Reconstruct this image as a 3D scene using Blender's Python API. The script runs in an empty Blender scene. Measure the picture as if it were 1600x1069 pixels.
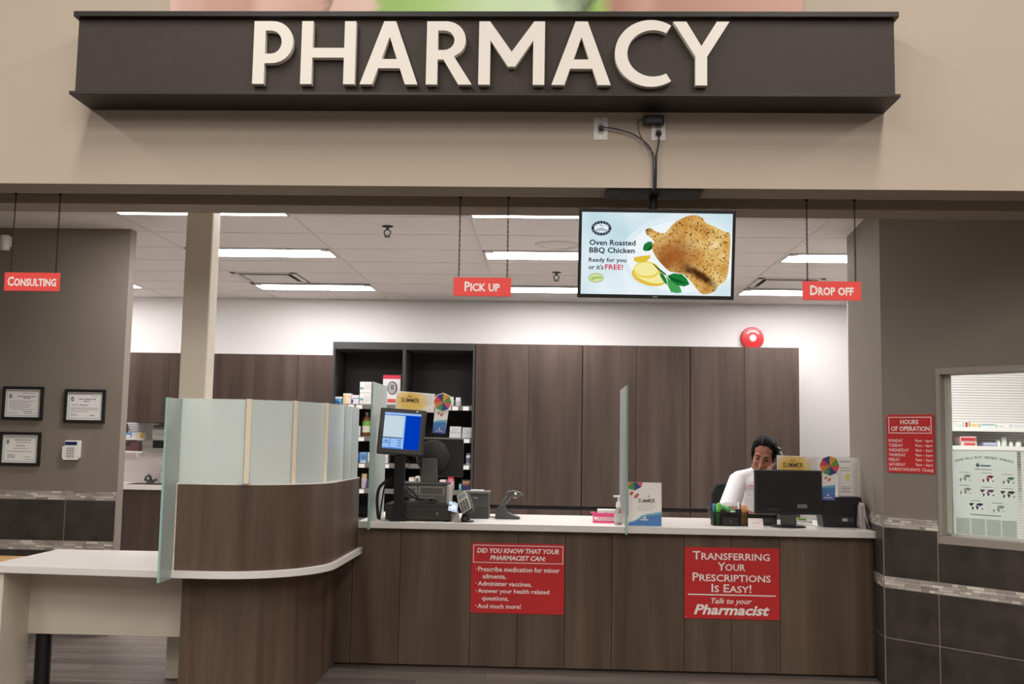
import bpy, bmesh, math, random
from mathutils import Vector, Matrix
from math import sin, cos, pi, radians

random.seed(7)
SC = bpy.context.scene
COL = SC.collection

# ------------------------------------------------------------------ camera
def make_camera():
    p, yw, r = radians(5.45), radians(2.25), radians(0.98)
    fwd = Vector((-sin(yw)*cos(p), cos(yw)*cos(p), sin(p)))
    right = Vector((cos(yw), sin(yw), 0))
    up = right.cross(fwd)
    r2 = cos(r)*right + sin(r)*up
    u2 = -sin(r)*right + cos(r)*up
    cam = bpy.data.objects.new('camera', bpy.data.cameras.new('camera'))
    COL.objects.link(cam)
    m = Matrix((r2, u2, -fwd)).transposed().to_4x4()
    m.translation = (0, 0, 1.442)
    cam.matrix_world = m
    cam.data.sensor_fit = 'HORIZONTAL'
    cam.data.sensor_width = 36.0
    cam.data.lens = 36.0*1605/1600
    cam.data.clip_start = 0.05
    SC.camera = cam
make_camera()

# ------------------------------------------------------------------ light
SC.view_settings.view_transform = 'Standard'
SC.view_settings.look = 'None'
SC.view_settings.exposure = 0.0
SC.view_settings.gamma = 1.0
SC.view_settings.use_curve_mapping = False

W = bpy.data.worlds.new('store_ambient')
SC.world = W
W.use_nodes = True
W.node_tree.nodes['Background'].inputs['Color'].default_value = (1.0, 0.90, 0.80, 1)
W.node_tree.nodes['Background'].inputs['Strength'].default_value = 0.13

LENS_STRENGTH = 27.0          # ceiling light diffusers in the dispensary

def strip_lamp(x, y, z, sx, sy, power, col):
    l = bpy.data.lights.new('store_ceiling_lamp', 'AREA')
    l.shape = 'RECTANGLE'; l.size = sx; l.size_y = sy
    l.energy = power; l.color = col
    o = bpy.data.objects.new('store_ceiling_lamp', l)
    COL.objects.link(o)
    o.location = (x, y, z)
for lx in (-5.4, -1.8, 1.8, 5.4):
    for ly, pw in ((-8.0, 85), (-4.5, 105), (-1.0, 100), (2.5, 72)):
        strip_lamp(lx, ly, 5.2, 0.35, 2.4, pw, (1.0, 0.945, 0.885))

# ------------------------------------------------------------------ materials
def lin(c):
    out = []
    for v in c[:3]:
        v = v/255.0
        out.append(v/12.92 if v <= 0.04045 else ((v+0.055)/1.055)**2.4)
    return (out[0], out[1], out[2], 1.0)

MATS = {}
def mat(name, c, rough=0.5, metal=0.0, spec=0.5, emit=0.0, trans=0.0, noise=None, bump=None, coat=0.0, alpha=1.0, sheen=0.0):
    if name in MATS:
        return MATS[name]
    m = bpy.data.materials.new(name); m.use_nodes = True
    nt = m.node_tree; b = nt.nodes['Principled BSDF']
    b.inputs['Base Color'].default_value = lin(c)
    b.inputs['Roughness'].default_value = rough
    b.inputs['Metallic'].default_value = metal
    b.inputs['Specular IOR Level'].default_value = spec
    b.inputs['Transmission Weight'].default_value = trans
    b.inputs['Coat Weight'].default_value = coat
    b.inputs['Alpha'].default_value = alpha
    if emit:
        b.inputs['Emission Color'].default_value = lin(c)
        b.inputs['Emission Strength'].default_value = emit
        if emit >= 1:
            b.inputs['Base Color'].default_value = (0.01, 0.01, 0.01, 1)
    if noise or bump:
        tc = nt.nodes.new('ShaderNodeTexCoord')
        if noise:
            n = nt.nodes.new('ShaderNodeTexNoise'); n.inputs['Scale'].default_value = noise[0]; n.inputs['Detail'].default_value = 5
            nt.links.new(tc.outputs['Object'], n.inputs['Vector'])
            r = nt.nodes.new('ShaderNodeValToRGB')
            a = noise[1]
            r.color_ramp.elements[0].position = 0.3; r.color_ramp.elements[1].position = 0.7
            r.color_ramp.elements[0].color = [x*(1-a) for x in lin(c)[:3]]+[1]
            r.color_ramp.elements[1].color = [min(1, x*(1+a)) for x in lin(c)[:3]]+[1]
            nt.links.new(n.outputs['Fac'], r.inputs['Fac'])
            nt.links.new(r.outputs['Color'], b.inputs['Base Color'])
        if bump:
            n2 = nt.nodes.new('ShaderNodeTexNoise'); n2.inputs['Scale'].default_value = bump[0]; n2.inputs['Detail'].default_value = 3
            nt.links.new(tc.outputs['Object'], n2.inputs['Vector'])
            bp = nt.nodes.new('ShaderNodeBump'); bp.inputs['Strength'].default_value = bump[1]; bp.inputs['Distance'].default_value = 0.004
            nt.links.new(n2.outputs['Fac'], bp.inputs['Height'])
            nt.links.new(bp.outputs['Normal'], b.inputs['Normal'])
    MATS[name] = m
    return m

def grain(name, dark, mid, light, scale=(7, 7, 0.45), fine=(110, 110, 3.0), rough=0.45, finemix=0.35, seed=True, spec=0.4):
    """Laminate with soft streaks running along the axis whose scale is small."""
    m = bpy.data.materials.new(name); m.use_nodes = True
    nt = m.node_tree; b = nt.nodes['Principled BSDF']; N = nt.nodes.new; L = nt.links.new
    tc = N('ShaderNodeTexCoord'); oi = N('ShaderNodeObjectInfo')
    add = N('ShaderNodeVectorMath'); add.operation = 'MULTIPLY_ADD'
    mul = N('ShaderNodeMath'); mul.operation = 'MULTIPLY'; mul.inputs[1].default_value = 13.0 if seed else 0.0
    L(oi.outputs['Random'], mul.inputs[0])
    add.inputs[1].default_value = (1, 1, 1)
    L(tc.outputs['Object'], add.inputs[0]); L(mul.outputs[0], add.inputs[2])
    mp = N('ShaderNodeMapping'); mp.inputs['Scale'].default_value = scale
    L(add.outputs[0], mp.inputs['Vector'])
    n = N('ShaderNodeTexNoise'); n.inputs['Scale'].default_value = 1; n.inputs['Detail'].default_value = 4; n.inputs['Distortion'].default_value = 0.4
    L(mp.outputs[0], n.inputs['Vector'])
    r = N('ShaderNodeValToRGB'); e = r.color_ramp.elements
    e[0].position = 0.3; e[0].color = lin(dark); e[1].position = 0.72; e[1].color = lin(light)
    k = e.new(0.5); k.color = lin(mid)
    L(n.outputs['Fac'], r.inputs['Fac'])
    mp2 = N('ShaderNodeMapping'); mp2.inputs['Scale'].default_value = fine
    L(add.outputs[0], mp2.inputs['Vector'])
    n2 = N('ShaderNodeTexNoise'); n2.inputs['Scale'].default_value = 1; n2.inputs['Detail'].default_value = 3
    L(mp2.outputs[0], n2.inputs['Vector'])
    r2 = N('ShaderNodeValToRGB'); r2.color_ramp.elements[0].position = 0.3; r2.color_ramp.elements[1].position = 0.7
    r2.color_ramp.elements[0].color = (0.62, 0.6, 0.58, 1); r2.color_ramp.elements[1].color = (1.12, 1.12, 1.12, 1)
    L(n2.outputs['Fac'], r2.inputs['Fac'])
    mx = N('ShaderNodeMix'); mx.data_type = 'RGBA'; mx.blend_type = 'MULTIPLY'; mx.inputs[0].default_value = finemix
    L(r.outputs['Color'], mx.inputs[6]); L(r2.outputs['Color'], mx.inputs[7])
    L(mx.outputs[2], b.inputs['Base Color'])
    bp = N('ShaderNodeBump'); bp.inputs['Strength'].default_value = 0.12; bp.inputs['Distance'].default_value = 0.002
    L(n2.outputs['Fac'], bp.inputs['Height']); L(bp.outputs['Normal'], b.inputs['Normal'])
    b.inputs['Roughness'].default_value = rough
    b.inputs['Specular IOR Level'].default_value = spec
    MATS[name] = m
    return m

def island_colours(name, cols, rough=0.3):
    m = bpy.data.materials.new(name); m.use_nodes = True
    nt = m.node_tree; b = nt.nodes['Principled BSDF']
    g = nt.nodes.new('ShaderNodeNewGeometry'); r = nt.nodes.new('ShaderNodeValToRGB')
    r.color_ramp.interpolation = 'CONSTANT'
    e = r.color_ramp.elements
    while len(e) > 1: e.remove(e[-1])
    for i, c in enumerate(cols):
        k = e[0] if i == 0 else e.new(i/len(cols))
        k.position = i/len(cols); k.color = lin(c)
    nt.links.new(g.outputs['Random Per Island'], r.inputs['Fac'])
    nt.links.new(r.outputs['Color'], b.inputs['Base Color'])
    b.inputs['Roughness'].default_value = rough
    MATS[name] = m
    return m

WALL_BEIGE = mat('beige_wall_paint', (195, 180, 163), 0.75, spec=0.25, noise=(2.0, 0.02), bump=(160, 0.08))
WALL_TAUPE = mat('taupe_wall_paint', (131, 121, 110), 0.7, spec=0.25, noise=(2.0, 0.02), bump=(160, 0.08))
WALL_WHITE = mat('white_wall_paint', (229, 226, 224), 0.75, spec=0.25, bump=(160, 0.06))
CEIL_TILE = mat('ceiling_tile_white', (228, 220, 215), 0.9, spec=0.1, noise=(60, 0.05), bump=(220, 0.35))
GRID_WHITE = mat('ceiling_grid_white', (214, 208, 204), 0.5)
WOOD = grain('brown_wood_laminate', (75, 59, 46), (93, 75, 61), (110, 91, 75))
WOOD_DARK = grain('dark_brown_laminate', (56, 42, 37), (68, 53, 47), (82, 66, 59))
WOOD_CAB = grain('cabinet_wood_laminate', (64, 51, 44), (77, 63, 55), (90, 75, 66))
FLOOR = grain('grey_plank_floor', (86, 78, 74), (107, 98, 93), (130, 120, 113), scale=(0.7, 9, 9), fine=(4, 130, 130), rough=0.4)
FLOOR_BASE = mat('floor_grout', (92, 84, 78), 0.7)
SIGN_DARK = mat('espresso_sign_panel', (62, 53, 48), 0.55, spec=0.3, noise=(14, 0.06), bump=(240, 0.1))
SIGN_LIP = grain('espresso_sign_ledge', (30, 25, 22), (37, 31, 27), (46, 39, 34), scale=(0.6, 8, 8), fine=(4, 120, 120))
LETTER = mat('ivory_letter', (238, 231, 220), 0.45)
WHITE_TOP = mat('white_laminate', (229, 224, 219), 0.28, noise=(3, 0.01))
CREAM = mat('cream_laminate', (216, 205, 187), 0.5, noise=(3, 0.02))
COLUMN = mat('cream_column_paint', (232, 221, 202), 0.6)
TILE_DARK = mat('charcoal_stone_tile', (59, 52, 46), 0.42, noise=(7, 0.38), bump=(40, 0.12))
GROUT = mat('grey_grout', (150, 143, 134), 0.8)
MOSAIC = island_colours('mosaic_stone', [(168, 159, 151), (186, 177, 168), (152, 143, 136), (208, 198, 186), (176, 167, 160), (162, 153, 146), (226, 216, 203), (172, 163, 156), (192, 183, 174)])
TRIM_METAL = mat('tile_edge_trim', (170, 164, 156), 0.35, metal=0.6)
RED = mat('red_sign_plastic', (196, 38, 40), 0.4)
RED_BRIGHT = mat('bright_red_hanging_sign', (242, 74, 68), 0.45)
SIGN_WHITE = mat('sign_white_print', (246, 236, 230), 0.5)
BLACK = mat('black_plastic', (21, 20, 19), 0.4)
BLACK_MATT = mat('black_matt', (16, 15, 15), 0.7)
BLACK_FABRIC = mat('black_fabric', (30, 29, 29), 0.95, noise=(200, 0.2))
CHARCOAL = mat('charcoal_board', (58, 56, 53), 0.6, noise=(120, 0.08))
DARK_GREY = mat('dark_grey_plastic', (62, 62, 63), 0.45)
MID_GREY = mat('mid_grey_plastic', (112, 109, 104), 0.45)
LIGHT_GREY = mat('light_grey_plastic', (176, 173, 166), 0.4)
WHITE = mat('white_plastic', (236, 233, 229), 0.4)
PAPER = mat('white_paper', (238, 236, 232), 0.8)
INK = mat('grey_ink', (110, 108, 110), 0.8)
INK_DARK = mat('dark_ink', (52, 50, 54), 0.8)
STEEL = mat('steel', (190, 188, 184), 0.25, metal=1.0)
CHAIN = mat('dark_chain', (44, 40, 36), 0.4, metal=0.7)
POST = mat('champagne_post', (236, 222, 198), 0.35)

def glass_mat(name, c, rough, trans, edge=False):
    m = bpy.data.materials.new(name); m.use_nodes = True
    b = m.node_tree.nodes['Principled BSDF']
    b.inputs['Base Color'].default_value = lin(c)
    b.inputs['Roughness'].default_value = rough
    b.inputs['Transmission Weight'].default_value = trans
    b.inputs['IOR'].default_value = 1.3
    MATS[name] = m
    return m
def frosted(name, c, see, spread):
    """etched sheet: part scatters like milk glass, part lets a soft view through"""
    m = bpy.data.materials.new(name); m.use_nodes = True
    nt = m.node_tree; N = nt.nodes.new; L = nt.links.new; out = nt.nodes['Material Output']; nt.nodes.remove(nt.nodes['Principled BSDF'])
    d = N('ShaderNodeBsdfDiffuse'); d.inputs['Color'].default_value = lin(c)
    t = N('ShaderNodeBsdfTranslucent'); t.inputs['Color'].default_value = lin(c)
    m1 = N('ShaderNodeMixShader'); m1.inputs[0].default_value = 0.5; L(d.outputs[0], m1.inputs[1]); L(t.outputs[0], m1.inputs[2])
    r = N('ShaderNodeBsdfRefraction'); r.inputs['Color'].default_value = lin(tuple(min(255, v+14) for v in c)); r.inputs['Roughness'].default_value = spread; r.inputs['IOR'].default_value = 1.02
    m2 = N('ShaderNodeMixShader'); m2.inputs[0].default_value = see; L(m1.outputs[0], m2.inputs[1]); L(r.outputs[0], m2.inputs[2])
    g = N('ShaderNodeBsdfGlossy'); g.inputs['Roughness'].default_value = 0.25
    fr = N('ShaderNodeFresnel'); fr.inputs['IOR'].default_value = 1.3
    m3 = N('ShaderNodeMixShader'); L(fr.outputs[0], m3.inputs[0]); L(m2.outputs[0], m3.inputs[1]); L(g.outputs[0], m3.inputs[2])
    L(m3.outputs[0], out.inputs['Surface'])
    MATS[name] = m
    return m
FROST = frosted('frosted_glass', (240, 248, 244), 0.30, 0.5)
FROST_FIN = frosted('lightly_frosted_glass', (243, 253, 249), 0.28, 0.3)
GLASS_EDGE = glass_mat('green_glass_edge', (176, 216, 204), 0.3, 0.3)

def clear_glass(name, tint=(235, 245, 240)):
    m = bpy.data.materials.new(name); m.use_nodes = True
    nt = m.node_tree; out = nt.nodes['Material Output']; nt.nodes.remove(nt.nodes['Principled BSDF'])
    t = nt.nodes.new('ShaderNodeBsdfTransparent'); t.inputs['Color'].default_value = lin(tint)
    g = nt.nodes.new('ShaderNodeBsdfGlossy'); g.inputs['Roughness'].default_value = 0.03
    mx = nt.nodes.new('ShaderNodeMixShader'); fr = nt.nodes.new('ShaderNodeFresnel'); fr.inputs['IOR'].default_value = 1.35
    nt.links.new(fr.outputs[0], mx.inputs[0]); nt.links.new(t.outputs[0], mx.inputs[1]); nt.links.new(g.outputs[0], mx.inputs[2])
    nt.links.new(mx.outputs[0], out.inputs['Surface'])
    MATS[name] = m
    return m
CLEAR = clear_glass('clear_window_glass', (250, 253, 251))

# ------------------------------------------------------------------ builders
class MB:
    def __init__(s): s.v = []; s.f = []; s.mi = []; s.cur = 0
    def _add(s, vs, fs, M=None):
        b = len(s.v)
        s.v += [tuple(M @ Vector(v)) if M is not None else tuple(v) for v in vs]
        s.f += [tuple(b+i for i in f) for f in fs]
        s.mi += [s.cur]*len(fs)
        return s
    def box(s, x0, x1, y0, y1, z0, z1, M=None):
        vs = [(x0, y0, z0), (x1, y0, z0), (x1, y1, z0), (x0, y1, z0), (x0, y0, z1), (x1, y0, z1), (x1, y1, z1), (x0, y1, z1)]
        return s._add(vs, [(0, 3, 2, 1), (4, 5, 6, 7), (0, 1, 5, 4), (1, 2, 6, 5), (2, 3, 7, 6), (3, 0, 4, 7)], M)
    def prism(s, pts, a, b, axis='z', M=None):
        """polygon pts extruded from a to b along axis; pts are (x,y) for z, (x,z) for y, (y,z) for x."""
        def P(p, h):
            return (p[0], p[1], h) if axis == 'z' else ((p[0], h, p[1]) if axis == 'y' else (h, p[0], p[1]))
        n = len(pts)
        vs = [P(p, a) for p in pts]+[P(p, b) for p in pts]
        fs = [tuple(range(n))[::-1], tuple(range(n, 2*n))]+[(i, (i+1) % n, n+(i+1) % n, n+i) for i in range(n)]
        return s._add(vs, fs, M)
    def cyl(s, p0, p1, r0, r1=None, n=16, M=None, caps=True):
        r1 = r0 if r1 is None else r1
        p0 = Vector(p0); p1 = Vector(p1); d = (p1-p0).normalized()
        a = d.orthogonal().normalized(); b = d.cross(a)
        vs = []
        for p, r in ((p0, r0), (p1, r1)):
            for i in range(n):
                t = 2*pi*i/n; vs.append(p+a*cos(t)*r+b*sin(t)*r)
        fs = [(i, (i+1) % n, n+(i+1) % n, n+i) for i in range(n)]
        if caps: fs += [tuple(range(n))[::-1], tuple(range(n, 2*n))]
        return s._add(vs, fs, M)
    def lathe(s, prof, n=20, c=(0, 0, 0), M=None):
        vs = []; fs = []
        for r, z in prof:
            for i in range(n):
                t = 2*pi*i/n; vs.append((c[0]+r*cos(t), c[1]+r*sin(t), c[2]+z))
        for j in range(len(prof)-1):
            for i in range(n):
                fs.append((j*n+i, j*n+(i+1) % n, (j+1)*n+(i+1) % n, (j+1)*n+i))
        fs.append(tuple(range(n))[::-1]); fs.append(tuple(range((len(prof)-1)*n, len(prof)*n)))
        return s._add(vs, fs, M)
    def tube(s, pts, r, n=8, M=None):
        pts = [Vector(p) for p in pts]; vs = []; fs = []
        a = None
        for k, p in enumerate(pts):
            d = (pts[min(k+1, len(pts)-1)]-pts[max(k-1, 0)]).normalized()
            if a is None: a = d.orthogonal().normalized()
            a = (a-d*a.dot(d)).normalized(); b = d.cross(a)
            rr = r[k] if isinstance(r, (list, tuple)) else r
            for i in range(n):
                t = 2*pi*i/n; vs.append(p+a*cos(t)*rr+b*sin(t)*rr)
        for j in range(len(pts)-1):
            for i in range(n):
                fs.append((j*n+i, j*n+(i+1) % n, (j+1)*n+(i+1) % n, (j+1)*n+i))
        fs.append(tuple(range(n))[::-1]); fs.append(tuple(range((len(pts)-1)*n, len(pts)*n)))
        return s._add(vs, fs, M)
    def ball(s, c, r, n=14, m=9, M=None):
        if not isinstance(r, (tuple, list)): r = (r, r, r)
        vs = [(c[0], c[1], c[2]+r[2])]; fs = []
        for j in range(1, m):
            ph = pi*j/m
            for i in range(n):
                t = 2*pi*i/n
                vs.append((c[0]+r[0]*sin(ph)*cos(t), c[1]+r[1]*sin(ph)*sin(t), c[2]+r[2]*cos(ph)))
        vs.append((c[0], c[1], c[2]-r[2]))
        for i in range(n): fs.append((0, 1+i, 1+(i+1) % n))
        for j in range(m-2):
            for i in range(n):
                fs.append((1+j*n+i, 1+(j+1)*n+i, 1+(j+1)*n+(i+1) % n, 1+j*n+(i+1) % n))
        k = 1+(m-2)*n; e = len(vs)-1
        for i in range(n): fs.append((e, k+(i+1) % n, k+i))
        return s._add(vs, fs, M)
    def limb(s, p0, p1, r0, r1, n=14, M=None):
        s.ball(p0, r0, M=M); s.ball(p1, r1, M=M); return s.cyl(p0, p1, r0, r1, n, M=M)
    def flat(s, pts, y=0.0, M=None):
        """a face in the x-z plane looking towards -y"""
        a = sum(pts[i][0]*pts[(i+1) % len(pts)][1]-pts[(i+1) % len(pts)][0]*pts[i][1] for i in range(len(pts)))
        p = pts if a > 0 else pts[::-1]
        return s._add([(x, y, z) for x, z in p], [tuple(range(len(p)))], M)
    def mesh(s, name):
        me = bpy.data.meshes.new(name)
        me.from_pydata(s.v, [], s.f)
        me.polygons.foreach_set('material_index', s.mi)
        me.update()
        return me
    def build(s, name, material, parent=None, loc=(0, 0, 0), rot=None, smooth=False, bevel=0.0, seg=2, fix=True):
        me = s.mesh(name)
        if fix:
            bm = bmesh.new(); bm.from_mesh(me)
            bmesh.ops.recalc_face_normals(bm, faces=bm.faces)
            bm.to_mesh(me); bm.free()
        return put(name, me, material, parent, loc, rot, smooth, bevel, seg)

def put(name, me, material, parent=None, loc=(0, 0, 0), rot=None, smooth=False, bevel=0.0, seg=2):
    for m in (material if isinstance(material, (list, tuple)) else [material]):
        me.materials.append(m)
    o = bpy.data.objects.new(name, me); COL.objects.link(o)
    o.location = loc
    if rot: o.rotation_euler = rot
    if parent: o.parent = parent
    if smooth:
        me.polygons.foreach_set('use_smooth', [True]*len(me.polygons))
        me.set_sharp_from_angle(angle=radians(38))
    if bevel:
        b = o.modifiers.new('bevel', 'BEVEL'); b.width = bevel; b.segments = seg; b.limit_method = 'ANGLE'; b.angle_limit = radians(40)
    return o

def tag(o, label, cat, group=None):
    o['label'] = label; o['category'] = cat
    if group: o['group'] = group
    return o
def thing(name, label, cat, loc=(0, 0, 0), rot=(0, 0, 0), group=None, size=1.0):
    o = bpy.data.objects.new(name, None); COL.objects.link(o)
    o.empty_display_size = 0.05
    o.location = loc; o.rotation_euler = rot; o.scale = (size, size, size)
    return tag(o, label, cat, group)
def struct(o):
    o['kind'] = 'structure'; return o
def copy_of(o, parent=None, loc=None, rot=None):
    c = o.copy(); COL.objects.link(c)
    if parent: c.parent = parent
    if loc is not None: c.location = loc
    if rot is not None: c.rotation_euler = rot
    return c
def box(name, m, x0, x1, y0, y1, z0, z1, parent=None, bevel=0.0, **k):
    return MB().box(x0, x1, y0, y1, z0, z1).build(name, m, parent, bevel=bevel, **k)

# lettering -----------------------------------------------------------------
def text_pts(s, bold=0.0, shear=0.0, caps=False, space=1.0):
    cu = bpy.data.curves.new('t', 'FONT'); cu.body = s; cu.offset = bold; cu.shear = shear; cu.resolution_u = 2; cu.space_character = space
    if caps:
        cu.small_caps_scale = 0.8
        for f in cu.body_format: f.use_small_caps = True
    o = bpy.data.objects.new('t', cu)
    me = o.to_mesh()
    vs = [tuple(v.co) for v in me.vertices]; fs = [tuple(p.vertices) for p in me.polygons]
    o.to_mesh_clear(); bpy.data.objects.remove(o); bpy.data.curves.remove(cu)
    return vs, fs
def lettering(parent, s, x, z, w=None, h=None, y=-0.001, m=None, align='c', bold=0.012, shear=0.0, caps=False, name='lettering', space=1.0, roll=0.0):
    """Flat print of the words s facing -y of the parent. x,z is the middle (or the left end) of the line; w,h its size."""
    vs, fs = text_pts(s, bold, shear, caps, space)
    x0 = min(v[0] for v in vs); x1 = max(v[0] for v in vs); y0 = min(v[1] for v in vs); y1 = max(v[1] for v in vs)
    if h is None: k = w/(x1-x0); kz = k
    elif w is None: kz = h/(y1-y0); k = kz
    else: k = w/(x1-x0); kz = h/(y1-y0)
    ox = -(x0+x1)/2 if align == 'c' else (-x0 if align == 'l' else -x1)
    b = MB()
    c_, s_ = cos(roll), sin(roll)
    pv = []
    for v in vs:
        a = (v[0]+ox)*k; d = (v[1]-(y0+y1)/2)*kz
        pv.append((x+a*c_-d*s_, y, z+a*s_+d*c_))
    b._add(pv, fs)
    return b.build(name, m or SIGN_WHITE, parent, fix=False)

def ell(cx, cz, rx, rz, n=28, a0=0.0, a1=2*pi, rot=0.0):
    out = []
    for i in range(n):
        t = a0+(a1-a0)*i/(n if abs(a1-a0-2*pi) < 1e-6 else n-1)
        x, z = rx*cos(t), rz*sin(t)
        out.append((cx+x*cos(rot)-z*sin(rot), cz+x*sin(rot)+z*cos(rot)))
    return out
def clip_rect(pts, x0, x1, z0, z1):
    def cl(p, f, g):
        out = []
        for i in range(len(p)):
            a, b = p[i-1], p[i]
            if f(b):
                if not f(a): out.append(g(a, b))
                out.append(b)
            elif f(a): out.append(g(a, b))
        return out
    def ix(v): return lambda a, b: (v, a[1]+(b[1]-a[1])*(v-a[0])/(b[0]-a[0]))
    def iz(v): return lambda a, b: (a[0]+(b[0]-a[0])*(v-a[1])/(b[1]-a[1]), v)
    for f, g in ((lambda p: p[0] >= x0, ix(x0)), (lambda p: p[0] <= x1, ix(x1)), (lambda p: p[1] >= z0, iz(z0)), (lambda p: p[1] <= z1, iz(z1))):
        if pts: pts = cl(pts, f, g)
    return pts
def shape(parent, name, pts, m, y=-0.001):
    return MB().flat(pts, y).build(name, m, parent, fix=False)

# ================================================================== the setting
floor = struct(box('floor', FLOOR_BASE, -8, 8, -12, 11.3, -0.1, -0.004))
plank_me = MB().box(0.0015, 1.2185, 0.0015, 0.1985, -0.004, 0.0).mesh('plank')
plank_me.materials.append(FLOOR)
for j in range(18):
    y = 3.9+0.2*j
    for i in range(-4, 4):
        x = i*1.22-0.42+(0.41*j) % 1.22
        if x > 3.2 or x < -5.2: continue
        o = bpy.data.objects.new('plank', plank_me); COL.objects.link(o); o.parent = floor; o.location = (x, y, 0)

struct(box('floor_bounce_sheet', mat('pale_bounce_sheet', (196, 192, 186), 0.5, noise=(4, 0.03)), -6.05, 5.65, 7.52, 11.13, -0.004, 0.001))  # unseen pale sheet added to bounce more light up to the ceiling

# bulkhead over the opening: front part, slot for the shutter, back part
bk = MB()
bk.box(-8, 8, 4.842, 5.044, 2.653, 5.2)
bk.box(-8, 8, 5.044, 5.268, 2.80, 5.2)
bk.box(-8, 8, 5.268, 5.478, 2.653, 5.2)
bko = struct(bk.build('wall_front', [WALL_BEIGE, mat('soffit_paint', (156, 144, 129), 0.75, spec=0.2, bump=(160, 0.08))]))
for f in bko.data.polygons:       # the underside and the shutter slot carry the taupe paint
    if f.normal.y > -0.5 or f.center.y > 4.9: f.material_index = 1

# dispensary shell
struct(box('wall_back', WALL_WHITE, -6.2, 5.8, 11.13, 11.28, 0, 3.2))
struct(box('wall_side', WALL_WHITE, -6.2, -6.05, 7.5, 11.13, 0, 3.2))
struct(box('wall_beyond_window', WALL_WHITE, 5.65, 5.8, 4.85, 11.13, 0, 3.2))

wl = struct(box('wall_left', WALL_TAUPE, -8, -3.135, 7.40, 7.505, 0, 3.0))
struct(box('wall_pillar', COLUMN, -2.262, -2.097, 6.149, 6.30, 0, 2.95, bevel=0.012, seg=3))

def tile_piece(parent, x0, x1, z0, z1, name='tile', d=0.008):
    return MB().box(x0+0.0024, x1-0.0024, -d, 0.0, z0+0.0012, z1-0.0012).build(name, TILE_DARK, parent, bevel=0.0012, seg=1)
def mosaic(parent, x0, x1, z0, z1, seed):
    rnd = random.Random(seed)
    b = MB(); rows = 4; h = (z1-z0)/rows
    for r in range(rows):
        x = x0-rnd.random()*0.06
        while x < x1:
            w = rnd.choice((0.035, 0.05, 0.07, 0.09, 0.1))
            a, c = max(x, x0), min(x+w, x1)
            if c-a > 0.006:
                d = 0.007+rnd.random()*0.003
                b.box(a+0.0008, c-0.0008, -d, 0, z0+r*h+0.0008, z0+(r+1)*h-0.0008)
            x += w
    o = b.build('mosaic_band', MOSAIC, parent); o['kind'] = 'stuff'
    return o
def wall_tiling(parent, cuts, seed):
    x0, x1 = cuts[0], cuts[-1]
    MB().box(x0, x1, -0.006, 0.0, 0.0, 1.018).build('grout', GROUT, parent)
    for a, c in zip(cuts[:-1], cuts[1:]):
        for z0, z1 in ((0.0, 0.299), (0.301, 0.594), (0.663, 0.954)):
            tile_piece(parent, a, c, z0, z1)
    mosaic(parent, x0, x1, 0.596, 0.661, seed)
    mosaic(parent, x0, x1, 0.956, 1.018, seed+1)
    MB().box(x0, x1, -0.010, 0.0, 1.018, 1.023).build('edge_trim', TRIM_METAL, parent)

wl_face = bpy.data.objects.new('tile_field', None); COL.objects.link(wl_face); wl_face.parent = wl; wl_face.location = (0, 7.40, 0)
wall_tiling(wl_face, [-5.91, -5.31, -4.71, -4.11, -3.509, -3.14], 11)
MB().box(-3.14, -3.135, -0.010, 0, 0, 1.023).build('edge_trim', TRIM_METAL, wl_face)

# angled wall with the window, to the right of the counter
ANG = math.atan2(-0.735, 0.678)
wr = MB()
wr.box(0, 0.35, 0, 0.13, 0, 2.95)
wr.box(0.35, 1.26, 0, 0.13, 0, 0.885)
wr.box(0.35, 1.26, 0, 0.13, 1.905, 2.95)
wr.box(1.26, 1.45, 0, 0.13, 0, 0.885)
wr.box(1.26, 1.45, 0, 0.13, 1.905, 2.655)
wr.box(1.45, 2.12, 0, 0.13, 0, 2.655)
wr = struct(wr.build('wall_right', WALL_TAUPE, loc=(2.03, 6.40, 0), rot=(0, 0, ANG)))
def wr_tiles():
    b = MB()
    b.box(0, 0.35, -0.006, 0, 0, 1.018); b.box(0.35, 2.12, -0.006, 0, 0, 0.885)
    b.build('grout', GROUT, wr)
    for a, c in ((0.0, 0.339), (0.339, 0.939), (0.939, 1.539), (1.539, 2.12)):
        for z0, z1 in ((0.0, 0.299), (0.301, 0.594)):
            tile_piece(wr, a, c, z0, z1)
    tile_piece(wr, 0.0, 0.339, 0.663, 0.954)
    for a, c in ((0.339, 0.939), (0.939, 1.539), (1.539, 2.12)):
        tile_piece(wr, a, c, 0.663, 0.884)
    mosaic(wr, 0, 2.12, 0.596, 0.661, 31)
    mosaic(wr, 0, 0.345, 0.956, 1.018, 32)
    MB().box(0, 0.35, -0.010, 0, 1.018, 1.023).build('edge_trim', TRIM_METAL, wr)
    MB().box(-0.004, 0.0, -0.010, 0, 0, 1.023).build('edge_trim', TRIM_METAL, wr)
wr_tiles()
# return of that wall, running back from the corner
RET = math.atan2(1.05, 0.10)
L_RET = math.hypot(1.05, 0.10)
ret = struct(MB().box(0, L_RET, -0.12, 0, 0, 3.0).build('wall_return', WALL_TAUPE, loc=(2.03, 6.40, 0), rot=(0, 0, RET)))
ret_face = bpy.data.objects.new('tile_field', None); COL.objects.link(ret_face); ret_face.parent = ret
ret_face.rotation_euler = (0, 0, pi); ret_face.location = (0, 0, 0)
wall_tiling(ret_face, [-0.55, -0.26, -0.001], 41)

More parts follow.
